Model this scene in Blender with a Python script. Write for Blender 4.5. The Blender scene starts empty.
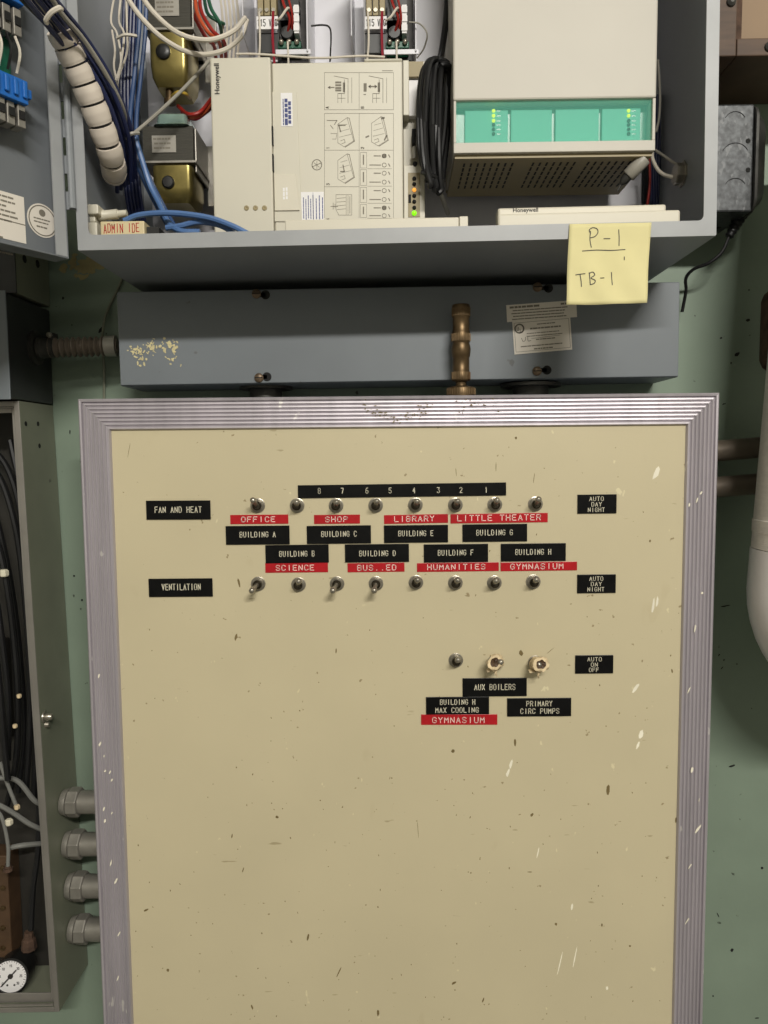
import bpy, bmesh, math, random
from mathutils import Vector, Matrix
C = bpy.context.scene.collection
SC = bpy.context.scene
rnd = random.Random(7)
# ------------------------------------------------------------------ camera, light, exposure
F = 740.0                      # focal length in pixels of the 768x1024 frame
CAM = Vector((0, 0, 1.45))
PITCH, YAW, ROLL = math.radians(4.5486), math.radians(0.7624), math.radians(-0.502)
fw = Vector((-math.sin(YAW)*math.cos(PITCH), math.cos(YAW)*math.cos(PITCH), -math.sin(PITCH)))
rt0 = Vector((math.cos(YAW), math.sin(YAW), 0)); up0 = rt0.cross(fw)
RT = rt0*math.cos(ROLL) + up0*math.sin(ROLL); UP = -rt0*math.sin(ROLL) + up0*math.cos(ROLL)
cd = bpy.data.cameras.new('camera'); cam = bpy.data.objects.new('camera', cd); C.objects.link(cam)
cd.sensor_fit = 'VERTICAL'; cd.sensor_height = 36.0; cd.lens = 36.0*F/1024.0; cd.clip_start = 0.02
cam.matrix_world = Matrix(((RT.x, UP.x, -fw.x, CAM.x), (RT.y, UP.y, -fw.y, CAM.y), (RT.z, UP.z, -fw.z, CAM.z), (0, 0, 0, 1)))
SC.camera = cam
SC.view_settings.view_transform = 'Standard'; SC.view_settings.look = 'None'
SC.view_settings.gamma = 1.0; SC.view_settings.use_curve_mapping = False
SC.view_settings.exposure = 0.0
w = bpy.data.worlds.new('world'); SC.world = w; w.use_nodes = True
w.node_tree.nodes['Background'].inputs[0].default_value = (1.0, 0.93, 0.82, 1)
w.node_tree.nodes['Background'].inputs[1].default_value = 0.16
def lamp(name, loc, target, sx, sy, power, col):
    l = bpy.data.lights.new(name, 'AREA'); l.shape = 'RECTANGLE'; l.size = sx; l.size_y = sy; l.energy = power; l.color = col
    o = bpy.data.objects.new(name, l); C.objects.link(o); o.location = loc
    o.rotation_euler = (Vector(target) - Vector(loc)).to_track_quat('-Z', 'Y').to_euler()
    return o
WARM = (1.0, 0.962, 0.885)
lamp('ceiling_tube_light', (0.70, -2.1, 3.06), (0.05, 0.8, 1.3), 1.3, 0.06, 97, WARM)
lamp('rear_fill_light', (-0.2, -2.6, 3.4), (-0.2, -4.2, 1.3), 1.25, 0.2, 38, WARM)  # added fill lamp, aimed at the rear wall for soft bounce

# ------------------------------------------------------------------ geometry helpers
WALL = 0.905
def ray(px, py): return RT*((px-384)/F) + UP*((512-py)/F) + fw
def at(px, py, d):
    v = ray(px, py); return CAM + v*(d/v.y)
def hit(px, py, p, n):
    v = ray(px, py); return CAM + v*((p-CAM).dot(n)/v.dot(n))
def rect(x0, y0, x1, y1, d):
    xm, ym = (x0+x1)/2, (y0+y1)/2
    return at(x0, ym, d).x, at(x1, ym, d).x, at(xm, y1, d).z, at(xm, y0, d).z
def mm(px, d): return px*d/F
def smooth(pts, n=8):
    P = [Vector(p) for p in pts]; P = [2*P[0]-P[1]] + P + [2*P[-1]-P[-2]]; out = []
    for i in range(1, len(P)-2):
        a, b, c, d = P[i-1:i+3]
        for k in range(n):
            t = k/n
            out.append(0.5*((2*b) + (c-a)*t + (2*a-5*b+4*c-d)*t*t + (3*b-a-3*c+d)*t**3))
    out.append(P[-2]); return out
class MB:
    def __init__(s): s.v = []; s.f = []; s.m = []; s.mi = 0; s.xf = None
    def add(s, vs, fs):
        b = len(s.v)
        s.v += [Vector(s.xf(Vector(v)) if s.xf else v) for v in vs]
        s.f += [tuple(i+b for i in f) for f in fs]; s.m += [s.mi]*len(fs); return s
    def box(s, x0, x1, y0, y1, z0, z1):
        return s.add([(x0,y0,z0),(x1,y0,z0),(x1,y1,z0),(x0,y1,z0),(x0,y0,z1),(x1,y0,z1),(x1,y1,z1),(x0,y1,z1)],
                     [(0,3,2,1),(4,5,6,7),(0,1,5,4),(1,2,6,5),(2,3,7,6),(3,0,4,7)])
    def prism(s, poly, y0, y1):                 # poly of (x, z), counter-clockwise seen from -Y
        n = len(poly)
        return s.add([(x,y0,z) for x,z in poly] + [(x,y1,z) for x,z in poly],
                     [tuple(range(n)), tuple(range(2*n-1, n-1, -1))] + [(i, i+n, (i+1)%n+n, (i+1)%n) for i in range(n)])
    def tube(s, pts, r, n=10, caps=True):
        P = [Vector(p) for p in pts]; R = r if isinstance(r, (list, tuple)) else [r]*len(P)
        t = (P[1]-P[0]).normalized(); u = t.orthogonal().normalized(); vs = []; fs = []
        for i, p in enumerate(P):
            if i == 0: t2 = t
            elif i == len(P)-1: t2 = (P[i]-P[i-1])
            else: t2 = (P[i+1]-P[i-1])
            if t2.length > 1e-9: t2 = t2.normalized()
            else: t2 = t
            u = (u - t2*u.dot(t2)); u = u.normalized() if u.length > 1e-9 else t2.orthogonal().normalized()
            t = t2; w_ = t.cross(u)
            for k in range(n):
                a = 2*math.pi*k/n; vs.append(p + (u*math.cos(a) + w_*math.sin(a))*R[i])
        for i in range(len(P)-1):
            for k in range(n): fs.append((i*n+k, i*n+(k+1)%n, (i+1)*n+(k+1)%n, (i+1)*n+k))
        if caps: fs += [tuple(range(n-1, -1, -1)), tuple((len(P)-1)*n+k for k in range(n))]
        return s.add(vs, fs)
    def lathe(s, c, ax, prof, n=24):            # prof of (distance along the axis, radius)
        ax = Vector(ax).normalized(); c = Vector(c)
        u = ax.orthogonal().normalized(); w_ = ax.cross(u); vs = []; fs = []
        for h, r in prof:
            for k in range(n):
                a = 2*math.pi*(k+.5)/n; vs.append(c + ax*h + (u*math.cos(a)+w_*math.sin(a))*max(r, 1e-5))
        for i in range(len(prof)-1):
            for k in range(n): fs.append((i*n+k, i*n+(k+1)%n, (i+1)*n+(k+1)%n, (i+1)*n+k))
        fs += [tuple(range(n-1, -1, -1)), tuple((len(prof)-1)*n+k for k in range(n))]
        return s.add(vs, fs)
    def ball(s, c, r, n=12, sc=(1,1,1)):
        c = Vector(c); m_ = n//2; vs = []; fs = []
        for i in range(m_+1):
            th = math.pi*i/m_
            for k in range(n):
                ph = 2*math.pi*k/n
                vs.append(c + Vector((math.sin(th)*math.cos(ph)*sc[0], math.sin(th)*math.sin(ph)*sc[1], math.cos(th)*sc[2]))*max(r,1e-6))
        for i in range(m_):
            for k in range(n): fs.append((i*n+k, (i+1)*n+k, (i+1)*n+(k+1)%n, i*n+(k+1)%n))
        return s.add(vs, fs)
    def ribbon(s, pts, w_, t, nrm=(0,-1,0)):    # flat raised stroke lying on a plane of normal nrm
        N = Vector(nrm).normalized(); P = [Vector(p) for p in pts]
        for a, b in zip(P, P[1:]):
            d = b-a
            if d.length < 1e-9: d = Vector((1e-5, 0, 0))
            d = d.normalized(); e = N.cross(d).normalized()*w_/2; d = d*w_*.38
            q = [a-d-e, b+d-e, b+d+e, a-d+e]
            s.add(q + [p+N*t for p in q], [(0,3,2,1),(4,5,6,7),(0,1,5,4),(1,2,6,5),(2,3,7,6),(3,0,4,7)])
        return s
    def build(s, name, mats, parent=None, bevel=0, smooth_=False, seg=2):
        if not isinstance(mats, (list, tuple)): mats = [mats]
        org = ORG[parent.name] if parent else None
        if org is None:
            lo = [min(v[i] for v in s.v) for i in range(3)]; hi = [max(v[i] for v in s.v) for i in range(3)]
            loc = Vector(((lo[0]+hi[0])/2, (lo[1]+hi[1])/2, lo[2]))
        else: loc = org
        me = bpy.data.meshes.new(name); me.from_pydata([v-loc for v in s.v], [], s.f)
        for m in mats: me.materials.append(m)
        for p, i in zip(me.polygons, s.m): p.material_index = i; p.use_smooth = smooth_
        bm = bmesh.new(); bm.from_mesh(me); bmesh.ops.recalc_face_normals(bm, faces=bm.faces); bm.to_mesh(me); bm.free()
        o = bpy.data.objects.new(name, me); C.objects.link(o)
        if parent: o.parent = parent
        else: o.location = loc
        ORG[o.name] = loc
        if bevel:
            b = o.modifiers.new('bevel', 'BEVEL'); b.width = bevel; b.segments = seg; b.limit_method = 'ANGLE'; b.harden_normals = False
        if smooth_ and hasattr(me, 'set_sharp_from_angle'): me.set_sharp_from_angle(angle=math.radians(38))
        return o
ORG = {}
def tag(o, label, cat, group=None):
    o['label'] = label; o['category'] = cat
    if group: o['group'] = group
    return o
def thing(name, loc, label, cat, group=None):
    o = bpy.data.objects.new(name, None); C.objects.link(o); o.location = loc; o.empty_display_size = .02
    ORG[o.name] = Vector(loc); return tag(o, label, cat, group)
def struct(o): o['kind'] = 'structure'; return o
def clear(o):           # colours of a part that differ
    return o

# ------------------------------------------------------------------ stroke lettering
G = {'A':[[(0,0),(2,6),(4,0)],[(.8,2),(3.2,2)]],
'B':[[(0,0),(0,6),(3,6),(4,5.2),(4,4),(3,3.1),(0,3.1)],[(3,3.1),(4,2.2),(4,.9),(3,0),(0,0)]],
'C':[[(4,4.8),(3,6),(1,6),(0,4.8),(0,1.2),(1,0),(3,0),(4,1.2)]],
'D':[[(0,0),(0,6),(2.7,6),(4,4.6),(4,1.4),(2.7,0),(0,0)]],
'E':[[(4,6),(0,6),(0,0),(4,0)],[(0,3.1),(3.2,3.1)]],
'F':[[(4,6),(0,6),(0,0)],[(0,3.1),(3.2,3.1)]],
'G':[[(4,4.8),(3,6),(1,6),(0,4.8),(0,1.2),(1,0),(3,0),(4,1.2),(4,2.8),(2.4,2.8)]],
'H':[[(0,0),(0,6)],[(4,0),(4,6)],[(0,3.1),(4,3.1)]], 'I':[[(2,0),(2,6)]],
'J':[[(4,6),(4,1.2),(3,0),(1,0),(0,1.2)]], 'K':[[(0,0),(0,6)],[(4,6),(0,2.6)],[(1.4,3.7),(4,0)]],
'L':[[(0,6),(0,0),(4,0)]], 'M':[[(0,0),(0,6),(2,2.6),(4,6),(4,0)]], 'N':[[(0,0),(0,6),(4,0),(4,6)]],
'O':[[(1,0),(0,1.2),(0,4.8),(1,6),(3,6),(4,4.8),(4,1.2),(3,0),(1,0)]],
'P':[[(0,0),(0,6),(3,6),(4,5.1),(4,3.7),(3,2.8),(0,2.8)]],
'R':[[(0,0),(0,6),(3,6),(4,5.1),(4,3.8),(3,2.9),(0,2.9)],[(2.2,2.9),(4,0)]],
'S':[[(4,5),(3,6),(1,6),(0,5.1),(0,4),(1,3.2),(3,2.8),(4,2),(4,.9),(3,0),(1,0),(0,1)]],
'T':[[(0,6),(4,6)],[(2,6),(2,0)]], 'U':[[(0,6),(0,1.2),(1,0),(3,0),(4,1.2),(4,6)]],
'V':[[(0,6),(2,0),(4,6)]], 'W':[[(0,6),(1,0),(2,3.6),(3,0),(4,6)]], 'X':[[(0,0),(4,6)],[(0,6),(4,0)]],
'Y':[[(0,6),(2,3),(4,6)],[(2,3),(2,0)]], 'Z':[[(0,6),(4,6),(0,0),(4,0)]],
'1':[[(1.2,5),(2.2,6),(2.2,0)]], '2':[[(0,5),(1,6),(3,6),(4,5),(4,3.9),(0,0),(4,0)]],
'3':[[(0,6),(4,6),(2,3.6),(3.2,3.4),(4,2.4),(4,1),(3,0),(1,0),(0,1)]],
'4':[[(3,0),(3,6),(0,2),(4,2)]], '5':[[(4,6),(.3,6),(0,3.4),(2.8,3.6),(4,2.6),(4,1),(3,0),(1,0),(0,.8)]],
'6':[[(3.6,6),(1.6,6),(0,3.8),(0,1),(1,0),(3,0),(4,1),(4,2.4),(3,3.3),(0,3)]],
'7':[[(0,6),(4,6),(1.6,0)]],
'8':[[(1,3.2),(0,4),(0,5.2),(1,6),(3,6),(4,5.2),(4,4),(3,3.2),(1,3.2),(0,2.3),(0,.9),(1,0),(3,0),(4,.9),(4,2.3),(3,3.2)]],
'9':[[(.6,0),(2.4,0),(4,2.2),(4,5),(3,6),(1,6),(0,5),(0,3.6),(1,2.7),(4,3)]], '0':[[(1,0),(0,1.2),(0,4.8),(1,6),(3,6),(4,4.8),(4,1.2),(3,0),(1,0)]],
'.':[[(2,0),(2,.35)]], '-':[[(.6,3),(3.4,3)]], ' ':[]}
def letters(mb, s, org, ux, uz, width, height, sw, t, nrm=(0,-1,0), jit=0):
    """lettering from org (left end of the baseline), running along ux, upright along uz"""
    n = len(s); pitch = width/(n-1+.62) if n > 1 else width; cw = pitch*.62
    ux, uz, org = Vector(ux), Vector(uz), Vector(org)
    for i, ch in enumerate(s):
        for st in G.get(ch, []):
            o = org + ux*(i*pitch) + uz*(rnd.uniform(-jit, jit))
            mb.ribbon([o + ux*(x/4*cw) + uz*(z/6*height) for x, z in st], sw, t, nrm)
def font_text(name, s, org, ux, uz, height, mat, parent, bold=0.0, t=0.0003):
    cu = bpy.data.curves.new(name, 'FONT'); cu.body = s; cu.size = 1.0; cu.offset = bold; cu.resolution_u = 2
    o = bpy.data.objects.new(name, cu); C.objects.link(o)
    bpy.context.view_layer.update()
    me0 = o.evaluated_get(bpy.context.evaluated_depsgraph_get()).to_mesh()
    vs = [v.co.copy() for v in me0.vertices]; fs = [tuple(p.vertices) for p in me0.polygons]
    bpy.data.objects.remove(o); bpy.data.curves.remove(cu)
    mb = MB(); ux, uz, org = Vector(ux), Vector(uz), Vector(org)
    mb.add([org + ux*v.x*height + uz*v.y*height for v in vs], fs)
    return mb.build(name, mat, parent)

# ------------------------------------------------------------------ materials
def lin(c):
    f = lambda u: u/12.92 if u <= .04045 else ((u+.055)/1.055)**2.4
    return tuple(f(v/255) for v in c)
def mat(name, rgb, rough=.5, metal=0, var=.12, scale=30, bump=0, bscale=200, specks=None, spec=.5, trans=0, emit=0, streak=None, alpha=1, sscale=120, sthr=.73):
    m = bpy.data.materials.new(name); m.use_nodes = True; nt = m.node_tree; N = nt.nodes; L = nt.links
    b = N['Principled BSDF']; col = lin(rgb)
    b.inputs['Roughness'].default_value = rough; b.inputs['Metallic'].default_value = metal
    b.inputs['Specular IOR Level'].default_value = spec
    b.inputs['Transmission Weight'].default_value = trans; b.inputs['Alpha'].default_value = alpha
    tc = N.new('ShaderNodeTexCoord'); mp = N.new('ShaderNodeMapping'); L.new(tc.outputs['Object'], mp.inputs[0])
    if streak: mp.inputs['Scale'].default_value = streak
    nz = N.new('ShaderNodeTexNoise'); nz.inputs['Scale'].default_value = scale; nz.inputs['Detail'].default_value = 5
    L.new(mp.outputs[0], nz.inputs['Vector'])
    cr = N.new('ShaderNodeValToRGB'); L.new(nz.outputs['Fac'], cr.inputs[0])
    cr.color_ramp.elements[0].position = .3; cr.color_ramp.elements[1].position = .7
    cr.color_ramp.elements[0].color = tuple(c*(1-var) for c in col)+(1,); cr.color_ramp.elements[1].color = tuple(min(1, c*(1+var)) for c in col)+(1,)
    out = cr.outputs[0]
    for spc in (specks or []):
        n2 = N.new('ShaderNodeTexNoise'); n2.inputs['Scale'].default_value = spc[1]; n2.inputs['Detail'].default_value = 2
        mp2 = N.new('ShaderNodeMapping'); mp2.inputs['Scale'].default_value = spc[3] if len(spc) > 3 else (1,1,1); mp2.inputs['Location'].default_value = (spc[1]*.37, 1.3, spc[2]*7)
        L.new(tc.outputs['Object'], mp2.inputs[0]); L.new(mp2.outputs[0], n2.inputs['Vector'])
        c2 = N.new('ShaderNodeValToRGB'); c2.color_ramp.elements[0].position = spc[2]; c2.color_ramp.elements[1].position = spc[2]+.035
        L.new(n2.outputs['Fac'], c2.inputs[0])
        mx = N.new('ShaderNodeMix'); mx.data_type = 'RGBA'
        mul = N.new('ShaderNodeMath'); mul.operation = 'MULTIPLY'; mul.inputs[1].default_value = spc[4] if len(spc) > 4 else .8
        L.new(c2.outputs[0], mul.inputs[0]); L.new(mul.outputs[0], mx.inputs['Factor']); L.new(out, mx.inputs['A'])
        mx.inputs['B'].default_value = lin(spc[0])+(1,); out = mx.outputs['Result']
    L.new(out, b.inputs['Base Color'])
    if bump:
        n3 = N.new('ShaderNodeTexNoise'); n3.inputs['Scale'].default_value = bscale; n3.inputs['Detail'].default_value = 4; L.new(mp.outputs[0], n3.inputs['Vector'])
        bp = N.new('ShaderNodeBump'); bp.inputs['Strength'].default_value = bump; bp.inputs['Distance'].default_value = .001
        L.new(n3.outputs['Fac'], bp.inputs['Height']); L.new(bp.outputs[0], b.inputs['Normal'])
    if emit:
        b.inputs['Emission Color'].default_value = col+(1,); b.inputs['Emission Strength'].default_value = emit
    return m
M = {}
def mk(k, *a, **kw): M[k] = mat(k, *a, **kw)
mk('wall_paint', (121,136,120), .55, var=.08, scale=9, bump=.25, bscale=90, specks=[((40,42,34), 95, .735), ((150,160,140), 40, .74, (1,1,1), .35)])
mk('room_paint', (196,194,186), .7)
mk('concrete', (120,118,112), .8)
mk('panel_paint', (195,184,153), .42, var=.035, scale=7, bump=.06, bscale=500, specks=[((120,100,62), 150, .735, (1,1,1), .7), ((150,130,86), 26, .72, (1,1,.5), .08), ((222,212,176), 110, .74, (1,1,.6), .7), ((128,110,74), 60, .75, (.5,1,2.2), .5)])
mk('aluminium', (176,170,176), .42, .45, var=.10, scale=14, streak=(6,6,.4), specks=[((225,222,215), 70, .72, (1,1,.5), .7)], bump=.05, bscale=300)
mk('cabinet_grey', (130,134,138), .42, var=.05, scale=12, bump=.03, bscale=300)
mk('door_grey_shaded', (104,108,112), .42, var=.05, scale=12)  # cabinet grey darkened, so the open door's shade is in the colour
mk('wireway_grey', (108,114,119), .45, var=.07, scale=10, specks=[((70,66,56), 70, .735, (1,1,1), .5)])
mk('plate_white', (205,204,210), .35, var=.03)
mk('beige', (198,193,177), .42, var=.025, scale=12)
mk('beige_light', (204,198,181), .42, var=.02, scale=12)
mk('adapter', (206,190,150), .5, var=.05)
mk('beige_dark', (146,132,96), .5, var=.05)
mk('white_cover', (190,185,174), .48, spec=.35, var=.03, scale=10)
mk('black_plastic', (22,22,22), .4, var=.2)
mk('black_rubber', (22,22,23), .42, spec=.35, var=.2)
mk('dark_slot', (10,10,9), .8)
mk('black_label', (13,13,14), .30, spec=.22, var=.25, scale=60)
mk('red_label', (172,22,32), .28, var=.1, scale=60)
mk('engraved', (214,208,186), .6, var=.05)
mk('emboss', (236,205,196), .55, var=.08, scale=300)
mk('nickel', (160,154,142), .30, .8, var=.12, scale=120)
mk('dark_nickel', (86,80,70), .35, 1, var=.2, scale=120)
mk('steel', (150,146,138), .42, .55, var=.18, scale=40)
mk('dark_steel', (66,65,62), .5, .45, var=.3, scale=60)
mk('old_screw', (104,88,70), .45, .5, var=.3, scale=90)
mk('pipe_brown', (118,107,95), .45, .3, var=.2, scale=30)
mk('brass', (98,80,56), .42, .75, var=.25, scale=70, specks=[((70,48,24), 60, .60, (1,1,1), .7)])
mk('gold_zinc', (140,127,76), .30, .8, var=.4, scale=30)
mk('core_steel', (60,58,51), .45, .4, var=.12, scale=40, streak=(1,1,14))
mk('navy', (30,38,76), .4, var=.15)
mk('blue', (76,108,156), .42, var=.1)
mk('blue_dull', (44,70,112), .42, var=.1)
mk('connector_blue', (28,98,176), .4, var=.1)
mk('white_wire', (206,198,184), .45, var=.06)
mk('grey_wire', (150,146,136), .45, var=.08)
mk('wrap', (214,203,190), .5, var=.05, scale=40)
mk('red_wire', (150,34,26), .42, var=.1)
mk('crimson_wire', (140,26,44), .42, var=.1)
mk('orange_wire', (186,80,44), .42, var=.1)
mk('green_wire', (36,88,66), .42, var=.1)
mk('yellow_wire', (190,160,60), .42, var=.1)
mk('dark_board', (34,30,28), .5, var=.6, scale=160)
mk('pcb', (16,84,62), .4, var=.25, scale=150)
mk('teal_window', (112,196,174), .5, spec=.2, var=.03, scale=10)
mk('teal_dark', (62,122,98), .25, var=.1)
mk('teal_glass', (120,214,190), .3, var=0, alpha=.2, spec=.03)
mk('paper', (214,207,196), .7, var=.04)
mk('paper_white', (228,226,226), .6, var=.03)
mk('note', (216,207,154), .75, var=.04, scale=25)
mk('ink', (38,34,32), .6)
mk('ink_grey', (118,112,100), .7)
mk('ink_faint', (150,145,130), .7)
mk('ink_blue', (70,78,128), .7)
mk('ink_red', (178,50,44), .7)
mk('tape', (206,186,150), .7, var=.2, scale=120, bump=.5, bscale=400)
mk('galvanised', (68,70,72), .42, .4, var=.5, scale=190, specks=[((104,105,106), 200, .62, (1,1,.5), .5)], bump=.12, bscale=150)
mk('black_box', (44,45,46), .42, var=.2, scale=30)
mk('olive', (120,123,106), .5, var=.1, scale=14, specks=[((48,46,36), 60, .735, (1,1,1), .6)])
mk('rim_metal', (150,146,140), .38, .6, var=.12, scale=20)
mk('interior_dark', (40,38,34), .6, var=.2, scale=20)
mk('wood', (76,56,38), .55, var=.25, scale=40)
mk('old_wood', (80,60,45), .6, var=.28, scale=18, streak=(1,1,6))
mk('tan_board', (136,112,85), .6, var=.08, scale=14)
mk('rust', (80,60,48), .85, .2, var=.4, scale=90, bump=.7, bscale=200)
mk('pvc_white', (226,222,220), .32, var=.02)
mk('canvas', (218,212,202), .75, var=.05, scale=60, bump=.5, bscale=160, streak=(1,1,5))
mk('clear_hose', (120,120,116), .18, var=.1)
mk('paint_yellow', (202,190,146), .7, var=.15, scale=200)
mk('paint_white', (236,230,210), .7)
mk('flaked', (158,146,104), .7, var=.15, scale=60)
mk('grime', (112,96,60), .8)
mk('rim_paint', (150,152,154), .4, var=.05)
mk('led_green', (120,220,20), .3, emit=1.2)
mk('led_amber', (255,170,70), .3, emit=.8)
mk('led_yellow', (215,225,40), .3, emit=1.0)
mk('pearl', (176,206,196), .25, .7, var=.2, scale=30)

# ------------------------------------------------------------------ the setting
wall = struct(MB().box(-2.2, 2.2, WALL, WALL+.1, 0, 3.8).build('wall_back', M['wall_paint']))
struct(MB().box(-2.2, 2.2, -4.2, WALL, -.1, 0).build('floor', M['concrete']))
struct(MB().box(-2.2, 2.2, -4.2, WALL, 3.8, 3.9).build('ceiling', M['room_paint']))
struct(MB().box(-2.3, -2.2, -4.2, WALL+.1, 0, 3.8).build('wall_left', M['room_paint']))
struct(MB().box(2.2, 2.3, -4.2, WALL+.1, 0, 3.8).build('wall_right', M['room_paint']))
struct(MB().box(-2.3, 2.3, -4.3, -4.2, 0, 3.8).build('wall_front', M['room_paint']))
ROT = -0.0105        # the cabinet and the wireway hang slightly off level

# ------------------------------------------------------------------ the control panel
PD = .78
XL, XR = -.3307, .3388; ZT = CAM.z + .0594; ZB = .70
pan = thing('control_panel', ((XL+XR)/2, PD+.06, ZB), 'large cream switch panel with grooved aluminium frame and black and red labels', 'control panel')
m = MB()
t = .003
m.box(XL+.006, XR-.006, PD+.012, WALL-.003, ZB+.006, ZT-.006)
m.build('enclosure', M['cabinet_grey'], pan, bevel=.002)
fx0, fx1, fz0, fz1 = XL+.030, XR-.030, ZB+.030, ZT-.030
MB().box(fx0, fx1, PD+.003, PD+.010, fz0, fz1).build('faceplate', M['panel_paint'], pan)
# grooved rails: profile of (inset from the outer edge, distance out of the rail's back plane)
prof = [(0, 0), (0, .0115), (.0012, .0125), (.0030, .0122), (.0036, .0105)]
u = .0040
for k in range(6):
    prof += [(u, .0098), (u+.0009, .0112), (u+.0026, .0116), (u+.0034, .0104)]; u += .0041
prof += [(u+.0002, .0098), (u+.001, .0118), (u+.003, .0120), (.0326, .0095), (.0335, .004), (.0335, 0)]
def rail(p, q, inw):
    p, q, inw = Vector(p), Vector(q), Vector(inw); d = (q-p).normalized(); mb = MB(); n = len(prof); vs = []
    for e, s in ((p, 1), (q, -1)):
        for uu, h in prof: vs.append(e + inw*uu + d*(s*uu) + Vector((0, .0125-h, 0)))
    mb.add(vs, [(i, i+1, n+i+1, n+i) for i in range(n-1)] + [tuple(range(n)), tuple(range(2*n-1, n-1, -1)), (n-1, 0, n, 2*n-1)])
    return mb.build('frame_rail', M['aluminium'], pan)
P0 = PD-.0012
rail((XL,P0,ZT), (XR,P0,ZT), (0,0,-1)); rail((XR,P0,ZB), (XL,P0,ZB), (0,0,1))
rail((XL,P0,ZB), (XL,P0,ZT), (1,0,0)); rail((XR,P0,ZT), (XR,P0,ZB), (-1,0,0))
FP = PD+.003                        # face of the plate
# toggle switches
def switch(px, py, tx, ty, label, taped=0):
    c = at(px, py, FP-.002)
    mb = MB(); c0 = Vector((c.x, FP, c.z))
    mb.lathe(c0, (0,-1,0), [(0, .0078), (.0009, .0078), (.0012, .0070), (.0012, .0066)], 28)
    mb.mi = 0; mb.lathe(c0 + Vector((0,-.0012,0)), (0,-1,0), [(0, .0064), (.0022, .0062), (.0027, .0056)], 12)
    mb.mi = 1; mb.lathe(c0 + Vector((0,-.0020,0)), (0,-1,0), [(0, .0048), (.0052, .0048), (.0058, .0042), (.0050, .0034)], 20)
    s = mb.build('toggle_switch', [M['nickel'], M['dark_nickel']], pan, smooth_=True); s['label'] = label
    tip = at(tx, ty, FP-.0215); base = c0 + Vector((0, -.0045, 0)); d = (tip-base).normalized(); L = (tip-base).length
    lb = MB(); lb.lathe(base, d, [(0, .0024), (L*.3, .0021), (L*.72, .0026), (L-.003, .0031), (L-.001, .0033), (L+.0006, .0029), (L+.0016, .0017), (L+.002, .0002)], 16)
    ORG[s.name] = ORG[pan.name]
    lb.build('lever', M['nickel'], s, smooth_=True)
    if taped:
        r2 = random.Random(taped); tb = MB()
        q0 = base + d*.003; up = Vector((0, 0, 1)); e1 = d.cross(up).normalized(); e2 = e1.cross(d)
        # lumpy roll of tape with an open, hollow front end
        n = 24; vs = []; d = (d*.8+e1*(.35 if taped < 5 else -.1)).normalized()
        prof_t = [(-.003,.0040),(0,.0068),(.004,.0084),(.008,.0078),(.012,.0088),(.0155,.0078),(.0162,.0050),(.0150,.0034),(.0146,.0004)]
        for h, rr in prof_t:
            for k in range(n):
                a = 2*math.pi*k/n; rad = rr*(1+.10*math.sin(2*a+taped)+.07*math.sin(5*a+h*700)+r2.uniform(-.07,.07))
                vs.append(q0 + d*(h+r2.uniform(-.0006,.0006)+.0012*math.sin(a+taped)) + (e1*math.cos(a)+e2*math.sin(a))*rad)
        tb.add(vs, [(h*n+k, h*n+(k+1)%n, (h+1)*n+(k+1)%n, (h+1)*n+k) for h in range(len(prof_t)-1) for k in range(n)])
        for f_ in range(len(tb.f)-2*n, len(tb.f)): tb.m[f_] = 1
        tb.add([q0+d*.004+e1*.004+e2*-.004, q0+d*.006+e1*.011+e2*-.006, q0+d*.009+e1*.010+e2*-.0095, q0+d*.008+e1*.002+e2*-.0078], [(0,1,2,3)])
        tb.tube([q0+d*.010+e2*-.007, q0+d*.009+e2*-.0115+e1*.0015, q0+d*.006+e2*-.0145], [.0016,.0012,.0006], 6)
        tp = tb.build('tape_wrap', [M['tape'], M['wood']], s, smooth_=True); tp['label'] = 'crumpled tan masking tape around the lever'
        sm = tp.modifiers.new('thick', 'SOLIDIFY'); sm.thickness = .0006
row1 = [(257.5,505.6,252.8,500),(297,505.6,296.5,502),(336,505.6,336.6,502),(375.7,505.4,376.8,501),(415.4,505,417,501),(455.5,505,457.7,501),(495,504.6,497,500),(535.7,504,538.6,499)]
row2 = [(258,584,251.5,591),(298.4,584.7,298.7,581),(337,583.8,332.5,591),(376,583.7,374,591),(416,582.6,417.6,579.7),(455.5,583,457.7,580),(494.5,583,496,580.5),(533.5,582,536.4,579.4)]
ords = ['first','second','third','fourth','fifth','sixth','seventh','eighth']
for i, r in enumerate(row1): switch(*r, ords[i]+' toggle switch from the left in the fan and heat row')
for i, r in enumerate(row2): switch(*r, ords[i]+' toggle switch from the left in the ventilation row, lever '+('down' if i in (0,2,3) else 'up'))
switch(456,660.6,458,659.7, 'bare toggle switch above the aux boilers plate')
switch(495.5,662,501,662, 'tape wrapped toggle switch above the aux boilers plate', 3)
switch(535.5,663,539,664.5, 'tape wrapped toggle switch nearest the auto on off plate', 8)
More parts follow.
